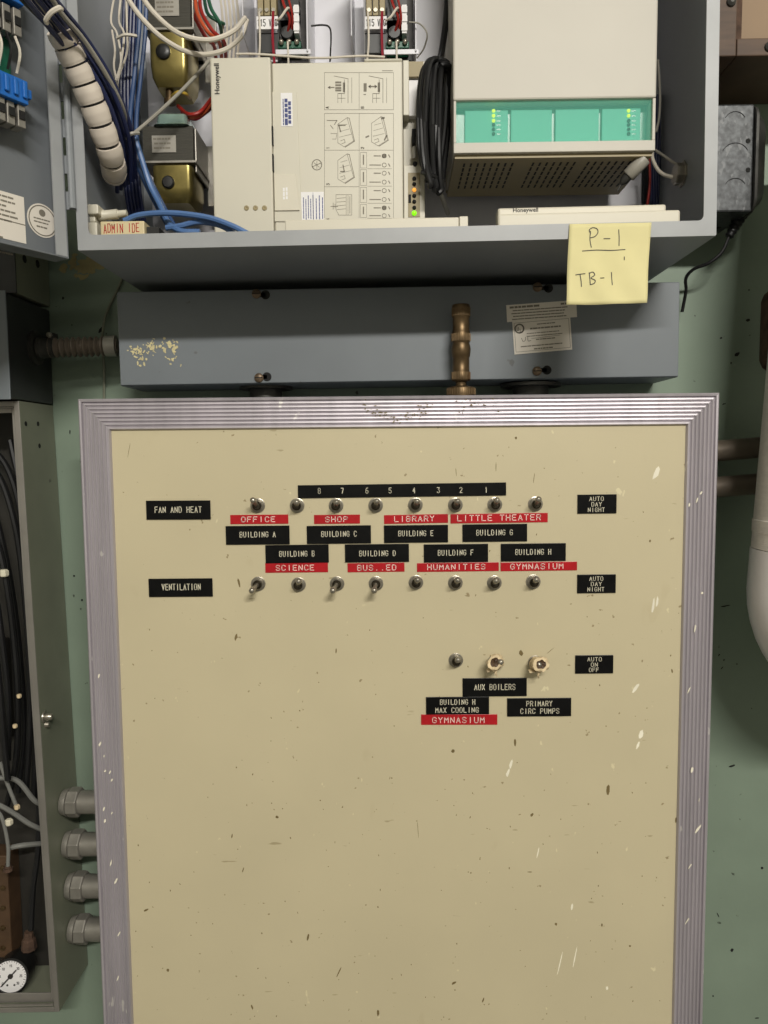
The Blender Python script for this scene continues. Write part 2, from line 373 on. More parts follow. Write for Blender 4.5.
# nameplates: rect in pixels, lines of (text, x0, x1, centre y, height)
black, red = [], []
def plate(r, lines, kind, label, rot=0):
    x0, x1, z0, z1 = rect(*r, FP); th = .0014 if kind == 'black' else .0006
    cx, cz = (x0+x1)/2, (z0+z1)/2
    xf = lambda v: Vector((cx + (v.x-cx)*math.cos(rot) - (v.z-cz)*math.sin(rot), v.y, cz + (v.x-cx)*math.sin(rot) + (v.z-cz)*math.cos(rot)))
    mb = MB(); mb.xf = xf; mb.box(x0, x1, FP-th, FP, z0, z1)
    p = mb.build('nameplate' if kind == 'black' else 'embossed_tape', M['black_label' if kind == 'black' else 'red_label'], pan, bevel=.0003)
    p['label'] = label
    lb = MB(); lb.xf = xf
    for (s, a, b, yc, h) in lines:
        h *= .93; A = at(a+.6, yc+h/2, FP-th); B = at(b-.6, yc+h/2, FP-th); H = mm(h, FP)
        letters(lb, s, (A.x, FP-th, A.z), (1,0,0), (0,0,1), B.x-A.x, H, (min(.00072, H*.135) if kind == 'black' else .00082), .00025)
    ORG[p.name] = ORG[pan.name]
    lb.build('lettering', M['engraved' if kind == 'black' else 'emboss'], p)
def B_(r, lines, label, rot=.004): plate(r, lines, 'black', label, rot)
def R_(r, lines, label, rot=.006): plate(r, lines, 'red', label, rot)
B_((146.5,500.5,210.7,519.5), [('FAN AND HEAT',154.5,202,509.8,6.2)], 'black plate reading FAN AND HEAT', -.003)
B_((149,578.4,212.8,596.6), [('VENTILATION',161.6,201,587,6.4)], 'black plate reading VENTILATION', .002)
R_((230.3,514.7,288.4,524), [('OFFICE',241,275.5,519.4,5.4)], 'red tape label reading OFFICE', .001)
B_((226,525.7,289.7,544.4), [('BUILDING A',239.4,276,534.6,5.6)], 'black plate reading BUILDING A', .002)
B_((265.6,544.7,328.8,562.8), [('BUILDING B',279,315,553.8,5.6)], 'black plate reading BUILDING B', .006)
R_((265.3,562.8,328,572.5), [('SCIENCE',275.6,314.4,567.8,5.6)], 'red tape label reading SCIENCE', .004)
R_((314,514.7,360,523.8), [('SHOP',325,348,519.3,5.4)], 'red tape label reading SHOP', .002)
B_((306.9,525.5,371,543.5), [('BUILDING C',321,357,534,5.6)], 'black plate reading BUILDING C')
B_((345,544,409,562), [('BUILDING D',359,396,553.4,5.6)], 'black plate reading BUILDING D')
R_((347.5,562.8,404.5,572), [('BUS..ED',357,396.5,567.7,5.6)], 'red tape label reading BUS ED')
R_((384,514.5,448,523.4), [('LIBRARY',394,434.5,518.8,5.6)], 'red tape label reading LIBRARY', .012)
B_((384,525,448,542.5), [('BUILDING E',398,433.6,533.4,5.6)], 'black plate reading BUILDING E')
R_((450.4,513.4,547.7,522.9), [('LITTLE THEATER',457,541,518,5.8)], 'red tape label reading LITTLE THEATER')
B_((462.4,524,527,541.5), [('BUILDING G',476,513,532.6,5.6)], 'black plate reading BUILDING G')
B_((423.8,544,488,562), [('BUILDING F',437.6,473.7,552.7,5.6)], 'black plate reading BUILDING F')
R_((416.9,562.6,498.8,571.5), [('HUMANITIES',427,485.5,567,5.4)], 'red tape label reading HUMANITIES')
B_((500.7,543.3,565.6,561), [('BUILDING H',515,551.4,552,5.6)], 'black plate reading BUILDING H in the row over GYMNASIUM')
R_((500.4,561.9,577,570.8), [('GYMNASIUM',510,563.5,566.4,5.6)], 'red tape label reading GYMNASIUM in the building row')
B_((577.3,494.4,616.3,513.4), [('AUTO',589,604,498.8,4.2),('DAY',591,602,504.3,4.2),('NIGHT',587.5,605,509.8,4.2)], 'upper black plate reading AUTO DAY NIGHT')
B_((577,574.3,615.5,592.9), [('AUTO',589,603.5,578.6,4.2),('DAY',590.5,602,584,4.2),('NIGHT',587,604.5,589.3,4.2)], 'lower black plate reading AUTO DAY NIGHT')
B_((575,655,613,673.2), [('AUTO',587,602,659.2,4.2),('ON',590.5,598,664.6,4.2),('OFF',588.5,599,669.8,4.2)], 'black plate reading AUTO ON OFF')
B_((462.5,677.8,526.6,696), [('AUX BOILERS',474,515.6,687,6)], 'black plate reading AUX BOILERS')
B_((426,696.6,489,714), [('BUILDING H',439.7,475.5,702,5.4),('MAX COOLING',435,479,710,5.4)], 'black plate reading BUILDING H MAX COOLING')
B_((507,697.8,571,716), [('PRIMARY',526,552.5,703.5,5.4),('CIRC PUMPS',520,559.5,711,5.4)], 'black plate reading PRIMARY CIRC PUMPS', .003)
R_((421,714.2,497.3,724.7), [('GYMNASIUM',432,484.7,720,6)], 'red tape label reading GYMNASIUM below MAX COOLING', -.002)
B_((298,483.8,506,496.8), [(c, x-2.4, x+2.4, 490.4, 5.6) for c, x in zip('87654321', (320,343,367.6,390.8,414.6,439,461.6,486.8))], 'long black strip numbered 8 to 1', .006)
# paint flecks and dents
fl = MB(); r3 = random.Random(5)
def fleck(px, py, L, W, ang, d=FP, mb=fl, th=.00012):
    c = at(px, py, d); n = 7; a = math.radians(ang); ux = Vector((math.sin(a), 0, math.cos(a))); uy = Vector((math.cos(a), 0, -math.sin(a))); pts = []
    for k in range(n):
        q = 2*math.pi*k/n; v = ux*math.cos(q)*L/2*r3.uniform(.7,1.1) + uy*math.sin(q)*W/2*r3.uniform(.6,1.1)
        pts.append((c.x+v.x, c.z+v.z))
    mb.prism(pts, d-th*r3.uniform(.5, 1.6), d+.0001)
fl.mi = 0
for q in [(656,473,.016,.006,20),(653,606,.020,.0035,8),(657,602,.012,.003,5),(636,688,.016,.004,35),(641,735,.012,.005,15),(638,745,.010,.003,20),(511,764,.012,.004,15),(508,773,.011,.004,18),(538,852,.015,.0015,12),(572,907,.008,.003,5),(560,963,.034,.0013,12),(575,957,.026,.0013,10),(607,988,.005,.003,0),(546,668,.007,.003,60)]: fleck(*q)
fl.mi = 1
for q in [(608,790,.016,.0045,5),(515,742,.010,.003,0),(532,815,.005,.0035,30),(453,751,.005,.004,0),(676,820,.008,.003,0),(672,671,.006,.002,-10),(521,653,.007,.005,0),(239,583,.010,.0028,-12),(236,637,.009,.003,15),(336,651,.006,.0018,5),(339,972,.014,.0018,25),(308,937,.009,.003,15),(243,870,.008,.0015,20),(232,836,.006,.0015,10),(168,970,.004,.004,0),(277,817,.004,.004,0),(516,438,.004,.003,0),(650,541,.003,.003,0),(454,983,.007,.003,60),(556,924,.004,.003,0),(630,946,.003,.003,0),(378,1013,.009,.003,0),(252,1007,.007,.003,-20),(530,872,.0012,.006,0),(483,1000,.007,.002,20),(418,830,.025,.0006,-4),(129,450,.018,.0005,12),(456,472,.010,.0008,-5),(534,478,.012,.0008,8),(496,467,.011,.0008,0),(550,651,.012,.0006,50),(146,910,.006,.003,60),(602,925,.004,.002,0)]: fleck(*q)
for k in range(110):
    fleck(r3.uniform(135,680), 440+580*r3.random()**.6, r3.uniform(.001,.0028), r3.uniform(.0008,.0016), r3.uniform(-30,30))
sf = fl.build('scuff_marks', [M['paint_white'], M['grime']], pan); sf['kind'] = 'stuff'
fr = MB()
for q in [(99,676,5,2),(100,744,6,2.5),(104,756,3,1.5),(110,772,5,2),(105,771,3,2),(112,780,4,2),(104,809,5,2),(105,821,5,2.5),(112,813,3,1.5),(111,863,8,1.5),(116,881,9,2),(119,934,7,1.5),(118,978,7,1.5),(695,628,9,2),(702,593,3,3),(689,505,5,2),(697,500,6,1.5),(701,493,5,2),(692,770,8,3),(698,829,11,3),(690,866,7,1.5),(687,921,9,1.5),(689,690,8,1.5),(699,800,4,1)]:
    fleck(q[0], q[1], mm(q[2],PD), mm(q[3],PD), r3.uniform(5,35), PD-.0008, fr, .0004)
r6 = random.Random(4); fr.mi = 1
for k_ in range(70):
    q_ = r6.random(); fleck(362+68*q_+r6.gauss(0,3), 404+15*math.sin(q_*math.pi)+r6.gauss(0,3), r6.uniform(.001,.003), r6.uniform(.0006,.0016), r6.uniform(60,120), PD-.0008, fr, .0003)
for k_ in range(22): fleck(r6.gauss(470,14), r6.gauss(404,4), r6.uniform(.001,.003), r6.uniform(.0006,.0014), r6.uniform(60,120), PD-.0008, fr, .0003)
o = fr.build('paint_specks', [M['paint_white'], M['grime']], pan); o['kind'] = 'stuff'

# ------------------------------------------------------------------ wireway below the cabinet
x0, x1, z0, z1 = rect(118, 286.5, 680, 381.5, .825)
z0 += .0; ww = thing('wireway', ((x0+x1)/2, .865, z0), 'long blue grey wiring trough above the switch panel with scraped yellow paint', 'wiring trough'); ww.rotation_euler.y = -.006
MB().box(x0, x1, .8265, WALL-.002, z0, z1).build('body', M['wireway_grey'], ww, bevel=.0015)
MB().box(x0+.0008, x1-.0008, .825, .8263, z0+.0008, z1-.0008).build('cover', M['wireway_grey'], ww, bevel=.0008)
for (kx, ky, sx, sy) in [(266,294,257,293),(267,376,259,377),(549,289,538,288),(547,371,537,372)]:
    c = at(kx, ky, .8249); s = at(sx, sy, .8249); k = MB()
    k.lathe((c.x, .825, c.z), (0,-1,0), [(0,.0050),(.0003,.0050)], 18)
    k.box(min(c.x,s.x), max(c.x,s.x), .8247, .825, c.z-.0022, c.z+.0022)
    ks = k.build('keyhole_slot', M['dark_slot'], ww); ORG[ks.name] = ORG[ww.name]
    h = MB(); h.lathe((s.x, .8247, s.z), (0,-1,0), [(0,.0052),(.0012,.0050),(.0024,.0036),(.0028,.001)], 18)
    h.mi = 1; h.box(s.x-.0042, s.x+.0042, .8217, .8225, s.z-.0005, s.z+.0005)
    h.build('screw', [M['old_screw'], M['dark_slot']], ks, smooth_=True)
y_ = MB(); r4 = random.Random(9)
for gx, gy, n in [(137,349,26),(153,346,26),(172,345,30),(172,358,10),(142,357,8)]:
    for k in range(n): fleck(gx+r4.gauss(0,4.2), gy+r4.gauss(0,4.2), r4.uniform(.0012,.0055), r4.uniform(.001,.0034), r4.uniform(-80,80), .825, y_, .0005)
o = y_.build('scraped_paint', M['paint_yellow'], ww); o['kind'] = 'stuff'
def bars(mb, P, ux, uz, W, n, pitch, h, t=.0001, nrm=(0,-1,0), seed=1, fill=.95):
    """rows of unreadable small print"""
    q = random.Random(seed); ux, uz = Vector(ux), Vector(uz)
    for i in range(n):
        x = q.uniform(0, .06)*W; end = W*q.uniform(.8, 1)*fill
        while x < end:
            l = min(q.uniform(.0012, .006)*(W/.05)**.5, end-x)
            if l > .0004: a = Vector(P) - uz*(i*pitch) + ux*x; mb.ribbon([a, a+ux*l], h, t, nrm)
            x += l + h*1.1
def sticker(par, r, d, ang, name='maker_label', label=None, m='paper', th=.00025):
    x0, x1, z0, z1 = rect(*r, d); cx, cz = (x0+x1)/2, (z0+z1)/2
    ux = Vector((math.cos(ang), 0, math.sin(ang))); uz = Vector((-math.sin(ang), 0, math.cos(ang))); c = Vector((cx, d, cz)); a, b = (x1-x0)/2, (z1-z0)/2
    q = [c-ux*a-uz*b, c+ux*a-uz*b, c+ux*a+uz*b, c-ux*a+uz*b]
    mb = MB(); mb.prism([(v.x, v.z) for v in q], d-th, d); o = mb.build(name, M[m], par)
    if par: ORG[o.name] = ORG[par.name]
    if label: o['label'] = label
    def P(u, v): return c + ux*(2*u-1)*a + uz*(1-2*v)*b + Vector((0, -th, 0))
    return o, P, ux, uz, 2*a, 2*b
o, P, ux, uz, W_, H_ = sticker(ww, (507,303.5,577,320.5), .8249, .055, label='wide torn grey label half under the yellow note')
k = MB(); bars(k, P(.05,.16), ux, uz, W_*.55, 1, .003, .0022, seed=4); bars(k, P(.78,.16), ux, uz, W_*.16, 1, .003, .0018, seed=5); bars(k, P(.05,.36), ux, uz, W_*.9, 4, .0031, .0011, seed=6)
k.build('print', M['ink_grey'], o)
o, P, ux, uz, W_, H_ = sticker(ww, (513.5,320,571.5,353), .8246, .07, label='cream approval label with a round emblem')
k = MB()
for ring in (.0050, .0043): k.ribbon([P(.115,.23) + Vector((math.cos(a/12*math.pi)*ring, 0, math.sin(a/12*math.pi)*ring)) for a in range(25)], .0008, .0001)
letters(k, 'U', P(.075,.29), ux, uz, .0026, .0036, .0007, .0001); letters(k, 'L', P(.125,.34), ux, uz, .0026, .0036, .0007, .0001)
k.ribbon([P(.03,.05), P(.97,.05), P(.97,.93), P(.03,.93), P(.03,.05)], .0004, .0001)
bars(k, P(.42,.14), ux, uz, W_*.42, 1, .003, .0011, seed=7); bars(k, P(.3,.26), ux, uz, W_*.55, 1, .003, .0016, seed=8); bars(k, P(.22,.40), ux, uz, W_*.7, 2, .0030, .0009, seed=9)
bars(k, P(.38,.60), ux, uz, W_*.4, 1, .003, .0012, seed=10); bars(k, P(.1,.78), ux, uz, W_*.84, 1, .003, .0012, seed=11); bars(k, P(.34,.88), ux, uz, W_*.36, 1, .003, .0014, seed=12)
k.ribbon(smooth([P(.14,.52), P(.16,.62), P(.20,.60), P(.21,.5)], 5), .0006, .0001); k.ribbon(smooth([P(.25,.5), P(.25,.62), P(.30,.62)], 5), .0006, .0001); k.ribbon([P(.31,.56), P(.80,.53)], .0004, .0001)
k.build('print', M['ink_grey'], o)
# fittings joining the wireway to the panel below
for (ax, bx) in [(240,293), (500,560)]:
    a = at(ax, 390, .868); b = at(bx, 390, .868); cx = (a.x+b.x)/2; r = (b.x-a.x)/2; zt = ZT-.006
    mb = MB(); mb.lathe((cx, .866, zt), (0,0,1), [(0, r*.86), (.004, r*.86), (.004, r*.6), (z0-zt-.004, r*.6), (z0-zt-.004, r), (z0-zt-.0005, r)], 20)
    tag(mb.build('conduit_coupling', M['dark_steel'], None, smooth_=True), 'short round dark coupling between trough and panel, '+('left of the brass nozzle' if ax < 300 else 'right of the brass nozzle'), 'pipe fitting', 'couplings under the trough')

# ------------------------------------------------------------------ brass nozzle
c = at(461, 396, .803); zt = ZT
def nz(y): return at(461, y, .803).z - zt
hN = nz(305); s = hN/89.0
prof_ = [(0,13.5),(2,13.6),(8,13.8),(9.2,13),(10,9.5),(11,5.2),(13,5),(14.5,5.2),(15.5,8.3),(17,8.9),(24,8.9),(25,8.2),(38,8.0),(39,8.6),(46,9.4),(50,8.8),(52,8.1),(54,8.8),(58,9.2),(63,8.6),(64,8.0),(76,7.9),(77,8.6),(87,8.8),(89,8.3)]
noz = MB(); noz.lathe((c.x, .803, zt), (0,0,1), [(h*s, r*s*1.02) for h, r in prof_], 32)
for (ha, hb, rr) in [(2,8,13.8),(17,24,8.95),(54,61,9.1),(78,86,8.75)]:
    for k in range(36):
        a = 2*math.pi*k/36; p = Vector((c.x+math.cos(a)*rr*s*1.02, .803+math.sin(a)*rr*s*1.02, zt))
        noz.tube([p+Vector((0,0,ha*s)), p+Vector((0,0,hb*s))], .00035, 4)
tag(noz.build('hose_nozzle', M['brass'], None, smooth_=True), 'tarnished brass hose nozzle standing on top of the panel frame', 'nozzle')

# ------------------------------------------------------------------ upper cabinet
CD, CB = .70, .893
x0, x1, z0, z1 = rect(73.5, 0, 718.5, 242.5, CD)
z0 = at(397, 243.5, CD).z; z1 = z0 + .61; CX0, CX1, CZ0, CZ1 = x0, x1, z0, z1
cab = thing('electrical_cabinet', ((x0+x1)/2, (CD+CB)/2, z0), 'open grey steel control cabinet full of wiring above the switch panel', 'electrical cabinet')
cab.rotation_euler.y = ROT
t = .0016; m = MB()
m.box(x0, x1, CB-t, CB, z0, z1); m.box(x0, x0+t, CD, CB-t, z0, z1); m.box(x1-t, x1, CD, CB-t, z0, z1)
m.box(x0+t, x1-t, CD, CB-t, z0, z0+t); m.box(x0+t, x1-t, CD, CB-t, z1-t, z1)
m.build('body', M['cabinet_grey'], cab)
lw, lb = mm(11, CD), mm(14.5, CD)
m = MB(); m.mi = 0; r_ = .004
def rrect(a, b, c_, d_, r, n=5):
    out = []
    for cx, cz, s0 in ((b-r, c_+r, -90), (b-r, d_-r, 0), (a+r, d_-r, 90), (a+r, c_+r, 180)):
        for k in range(n+1):
            q = math.radians(s0+90*k/n); out.append((cx+math.cos(q)*r, cz+math.sin(q)*r))
    return out
ou = rrect(x0, x1, z0, z1, .0012); inn = rrect(x0+lw, x1-lw*1.12, z0+lb, z1-lb, .005); n = len(ou)
vs = [(x,CD-.0016,z) for x,z in ou]+[(x,CD-.0016,z) for x,z in inn]+[(x,CD-.0001,z) for x,z in ou]+[(x,CD-.0001,z) for x,z in inn]
fs = []
for k in range(n):
    j = (k+1)%n; fs += [(k,j,n+j,n+k),(2*n+k,3*n+k,3*n+j,2*n+j),(k,2*n+k,2*n+j,j),(n+k,n+j,3*n+j,3*n+k)]
m.add(vs, fs); m.build('rim', M['rim_paint'], cab)
px0 = at(150, 120, .872).x; px1 = at(643, 180, .872).x
MB().box(px0, px1, .872, .8745, z0+.012, z1-.03).build('mounting_plate', M['plate_white'], cab, bevel=.001)
k = MB()
for a_ in (px0+.03, px1-.02): k.lathe((a_, .8752, z0+.02), (0,1,0), [(0,.006),(.015,.006)], 8)
k.build('plate_stud', M['steel'], cab)
# the door, swung open to the left
HV = at(69.5, 245, CD-.004); AN = math.radians(122)
SD = Vector((math.cos(AN), -math.sin(AN), 0)); TN = Vector((math.sin(AN), math.cos(AN), 0))    # along the door, out of its inner face
DZ0 = at(66, 254, .69).z; DZ1 = DZ0 + .60
dxf = lambda v: HV.xy.to_3d() + SD*v.x + TN*v.y + Vector((0,0,v.z))
m = MB(); m.xf = dxf
lip = .0135
m.box(.001, .60, -.020, -.0185, DZ0, DZ1)
m.box(.001, .0025, -.0185, 0, DZ0, DZ1); m.box(.5985, .60, -.0185, 0, DZ0, DZ1)
m.box(.0025, .5985, -.0185, 0, DZ0, DZ0+.0015); m.box(.0025, .5985, -.0185, 0, DZ1-.0015, DZ1)
door = m.build('door', M['door_grey_shaded'], cab, bevel=.0006); ORG[door.name] = ORG[cab.name]
m = MB(); m.xf = dxf
m.box(.0026, lip, -.0016, 0, DZ0+.0016, DZ1-.0016)
m.build('door_lip', M['rim_paint'], door)
# hinge leaves
m = MB()
hz0 = at(64, 206, .697).z
hx = at(70.5, 120, .697).x
m.tube([(hx, .695, hz0), (hx, .695, DZ1)], .0032, 10)
zz = hz0
while zz < DZ1-.02:
    m.box(hx-.0105, hx+.002, .697, .6988, zz, zz+.016); m.box(hx-.001, CX0+.001, .6975, .6985, zz+.016, zz+.031); zz += .032
m.build('hinge', M['cabinet_grey'], cab)
def dst(px, py, t=-.0184):
    p = hit(px, py, HV.xy.to_3d()+TN*t, TN); q = p - HV; return q.dot(SD), p.z
# paper label and round seal inside the door
(sa, za), (sb, zb) = dst(26, 194), dst(26, 240); (sc_, zc) = dst(0, 182)
m = MB(); m.xf = dxf; m.box(sb, sb+.075, -.0184, -.0181, zb, za); pl = m.build('paper_label', M['paper'], door); pl['label'] = 'white printed paper label inside the open door'
ORG[pl.name] = ORG[cab.name]
k = MB(); hh = za-zb
UX = -SD
def dl(s_, z_): return dxf(Vector((s_, -.0181, z_)))
k2 = MB(); bars(k, dl(sb+.073, za-.004), UX, (0,0,1), .070, 6, .0041, .0016, nrm=TN, seed=21); bars(k, dl(sb+.073, za-.036), UX, (0,0,1), .06, 2, .004, .0016, nrm=TN, seed=22); bars(k, dl(sb+.073, za-.046), UX, (0,0,1), .068, 3, .0035, .0013, nrm=TN, seed=23)
k.ribbon([dl(sb+.075, zb+hh*.40), dl(sb, zb+hh*.40)], .0009, .0001, TN)
lbl_print = k
(sr, zr) = dst(42.5, 217)
m = MB(); m.lathe(dxf(Vector((sr, -.0184, zr))), TN, [(0,.0150),(.0003,.0150)], 32)
seal = m.build('round_seal', M['paper'], door); seal['label'] = 'round white approval seal with a dark ring'; ORG[seal.name] = ORG[cab.name]
k = MB(); cc = dxf(Vector((sr, -.0181, zr)))
k.ribbon([cc + UX*math.cos(a*math.pi/18)*.0132 + Vector((0,0,1))*math.sin(a*math.pi/18)*.0132 for a in range(37)], .0010, .0001, TN)
k.lathe(cc + Vector((0,0,.0068)), TN, [(0,.0032),(.0001,.0032)], 14)
bars(k, cc - UX*.009 + Vector((0,0,.001)), UX, (0,0,1), .018, 2, .003, .0012, nrm=TN, seed=24); bars(k, cc - UX*.006 - Vector((0,0,.006)), UX, (0,0,1), .012, 1, .003, .0014, nrm=TN, seed=25)
# sub-parts may go no deeper than here, so the print is part of the seal and label meshes' own siblings
k.build('seal_print', M['ink_grey'], door); lbl_print.build('label_print', M['ink_grey'], door)
# circuit board with blue terminal blocks on the door
(s1, zq) = dst(9, 60)
brd = thing('terminal_board', dxf(Vector((s1+.03, -.015, DZ0+.25))), 'circuit board with blue plug connectors inside the open cabinet door', 'circuit board')
m = MB(); m.xf = dxf; m.box(s1+.004, s1+.10, -.012, -.010, DZ0+.11, DZ0+.50); m.build('board', M['pcb'], brd)
m = MB(); m.xf = dxf
for zz in (DZ0+.12, DZ0+.48): m.box(s1+.03, s1+.04, -.0183, -.012, zz, zz+.01)
m.build('standoff', M['steel'], brd)
for (ya, yb) in [(-24,17), (82,112)]:
    za = dst(8, ya)[1]; zb = dst(8, yb)[1]; m = MB(); m.xf = dxf
    m.box(s1, s1+.05, -.0098, .008, zb, za-.006); m.box(s1-.006, s1+.05, -.004, .004, zb+.008, za-.010)
    for q in range(6): m.box(s1+.002+q*.008, s1+.006+q*.008, .008, .0105, zb+.004, za-.008)
    m.build('plug_connector', M['connector_blue'], brd, bevel=.001)['label'] = 'bright blue plug connector'
for (ya, yb) in [(20,46), (112,134)]:
    za = dst(8, ya)[1]; zb = dst(8, yb)[1]; m = MB(); m.xf = dxf
    for q in range(5): m.box(s1+.001+q*.009, s1+.008+q*.009, -.0098, .004-.001*(q%2), zb, za)
    m.build('terminal_block', M['steel'], brd, bevel=.0006)
    k = MB(); k.xf = dxf
    for q in range(5): k.box(s1+.002+q*.009, s1+.007+q*.009, .0042, .0052, (za+zb)/2-.003, (za+zb)/2+.004)
    k.build('screw', M['dark_slot'], brd)
for q in range(3):
    a = dxf(Vector((s1+.006+q*.008, .002, dst(8, 47)[1]))); b = dxf(Vector((s1+.006+q*.008, .002, dst(8, 82)[1])))
    MB().tube(smooth([a, (a+b)/2+TN*.006, b], 6), .0012, 6).build('jumper_wire', M['black_plastic' if q%2 else 'white_wire'], brd, smooth_=True)

# ------------------------------------------------------------------ cables
def cable(name, label, cat, pts, r, m, group=None, parent=None, n=8, seg=8):
    mb = MB(); mb.tube(smooth([at(*p) for p in pts], seg), r, n)
    o = mb.build(name, M[m], parent, smooth_=True)
    if parent is None: tag(o, label, cat, group)
    return o
# loom from the door into the cabinet
lm = thing('cable_loom', at(110, 165, .735), 'bundle of navy cables and white spiral wrap sweeping from door into cabinet', 'cable bundle')
base = [(30,-14,.60),(52,18,.635),(74,46,.665),(98,84,.69),(114,122,.715),(121,152,.74),(122,185,.77)]
for i in range(6):
    off = (i-2.5)*4.6
    cable('navy_cable', '', '', [(x+off*.75+(4 if j else 0), y-off*.62, d+(.006 if i%2 else -.002)) for j, (x,y,d) in enumerate(base)], .0022, 'navy', None, lm)
cable('grey_cable', '', '', [(44,-14,.60),(62,14,.628),(84,40,.655),(106,74,.683),(122,106,.71),(129,135,.74),(131,160,.76)], .0020, 'grey_wire', None, lm)
cable('white_wire', '', '', [(18,-14,.595),(36,10,.62),(52,28,.645),(62,46,.67)], .0017, 'white_wire', None, lm)
cable('white_wire', '', '', [(26,-14,.597),(44,10,.622),(58,28,.648),(66,46,.672)], .0015, 'grey_wire', None, lm)
cable('black_cable', '', '', [(8,-14,.593),(30,8,.615),(48,27,.643),(58,44,.67)], .0018, 'black_plastic', None, lm)
wr = MB(); path = smooth([at(*p) for p in [(60,30,.656),(70,52,.668),(81,76,.680),(92,102,.692),(102,128,.705),(110,152,.72),(114,170,.742),(113,176,.765)]], 20)
SEG = 9; L_ = len(path)
for q in range(SEG):
    a = int(q*L_/SEG); b = int((q+1)*L_/SEG)
    seg_ = path[a:b-1]; n_ = len(seg_)
    rr = [(.0122 if k < n_-2 else .0118)*(1-.10*abs(k/(n_-1)-.4))*(1 if q < SEG-1 else 1-.45*(k/(n_-1))**2) for k in range(n_)]
    wr.tube(seg_, rr, 16)
wr.build('spiral_wrap', M['wrap'], lm, smooth_=True)['label'] = 'cream plastic spiral wrap'
ins = MB(); ins.tube(path, .0095, 10); ins.build('wrapped_core', M['black_plastic'], lm, smooth_=True)
tt = MB(); a, b = at(46,20,.608), at(59,8,.606); tt.tube(smooth([a+(a-b)*.08+Vector((0,.003,0)), a, (a+b)/2+Vector((0,-.002,.0)), b, b+(b-a)*.08+Vector((0,.003,0))], 8), .0019, 6)
tt.build('cable_tie', M['white_wire'], lm, smooth_=True)
# vertical blue and white wiring behind
vg = 'upright wires at the left inside the cabinet'
for i in range(5):
    x = 122+i*3.4
    cable('navy_wire', 'navy upright wire behind the spiral wrapped bundle in cabinet', 'wire', [(x+3,-12,.80),(x+1,40,.80),(x-1,90,.80),(x+1,140,.805),(x+4,190,.81),(x+9,222,.82)], .0019, 'navy', vg)
for i, (m_, r) in enumerate([('blue_dull', .0024), ('blue_dull', .0022)]):
    x = 140+i*6.5
    cable('blue_wire', ['dull blue cable running down beside the navy wires','lighter blue cable running down left of the transformers'][i], 'cable', [(x,-12,.79),(x-1,30,.79),(x-6,80,.785),(x-10,120,.775),(x-8,150,.77),(x+4,180,.77),(x+18,208,.765),(x+28,226,.755)], r, m_)
for i, pts in enumerate([[(116,-12,.78),(111,20,.775),(117,34,.77),(121,60,.77),(116,80,.775)],[(122,-12,.775),(119,20,.77),(124,34,.765),(122,56,.765),(118,78,.77)],[(112,30,.77),(115,50,.772),(114,66,.775),(117,82,.78)],[(126,-12,.79),(127,30,.785),(127,52,.785),(119,76,.785),(117,90,.79)]]):
    cable('white_wire', 'thin white wire kinking over the navy wires by the left cabinet wall', 'wire', pts, .0011, 'white_wire', 'thin white wires by the navy bundle', n=6)
tw = MB(); a, b = at(117,38,.757), at(137,36,.757); tw.tube(smooth([a, (a+b)/2+Vector((0,-.004,0)), b], 6), .0016, 6); tag(tw.build('cable_tie', M['white_wire'], None, smooth_=True), 'small white cable tie around the upright wires', 'cable tie')
tw = MB(); a, b = at(127,139,.735), at(139,133,.735); tw.tube(smooth([a, (a+b)/2+Vector((0,-.005,0)), b], 6), .0018, 6); tag(tw.build('cable_tie', M['grey_wire'], None, smooth_=True), 'grey tie gathering cables below the spiral wrap', 'cable tie')
cable('grey_cable', 'grey cable slanting from the bundle up to the beige controller', 'cable', [(131,136,.74),(150,120,.745),(172,100,.75),(192,80,.768),(209,61,.79)], .0018, 'grey_wire')
cable('grey_conduit_wire', 'grey upright wire hugging the left wall inside the cabinet', 'wire', [(90,110,.745),(90,150,.745),(90,185,.745),(91,205,.745)], .0020, 'grey_wire')
for i, pts in enumerate([[(121,-12,.745),(140,16,.74),(165,40,.735),(195,54,.752),(222,51,.782),(240,38,.80),(247,20,.81)],[(136,-12,.745),(155,14,.74),(180,34,.735),(208,40,.74),(232,32,.755),(245,18,.785)]]):
    cable('white_cable', ['lower cream cable looping in front of the upper transformer','upper cream cable looping in front of the upper transformer'][i], 'cable', pts, .0024, 'white_wire')
# network cables along the sill
for i, pts in enumerate([[(124,221,.722),(140,215,.722),(170,213,.722),(205,217,.722),(230,225,.722),(252,236,.722)],[(166,228,.726),(180,226,.726),(200,222,.728),(222,226,.728),(240,238,.728)],[(135,138,.752),(142,160,.755),(150,185,.757),(160,205,.752),(168,222,.735),(180,231,.722),(200,232,.720)]]):
    cable('blue_network_cable', ['light blue network cable arching along the cabinet sill','blue network cable dipping behind the sill below the transformer','blue network cable hanging down past the lower transformer to sill'][i], 'network cable', pts, .0028, 'blue')
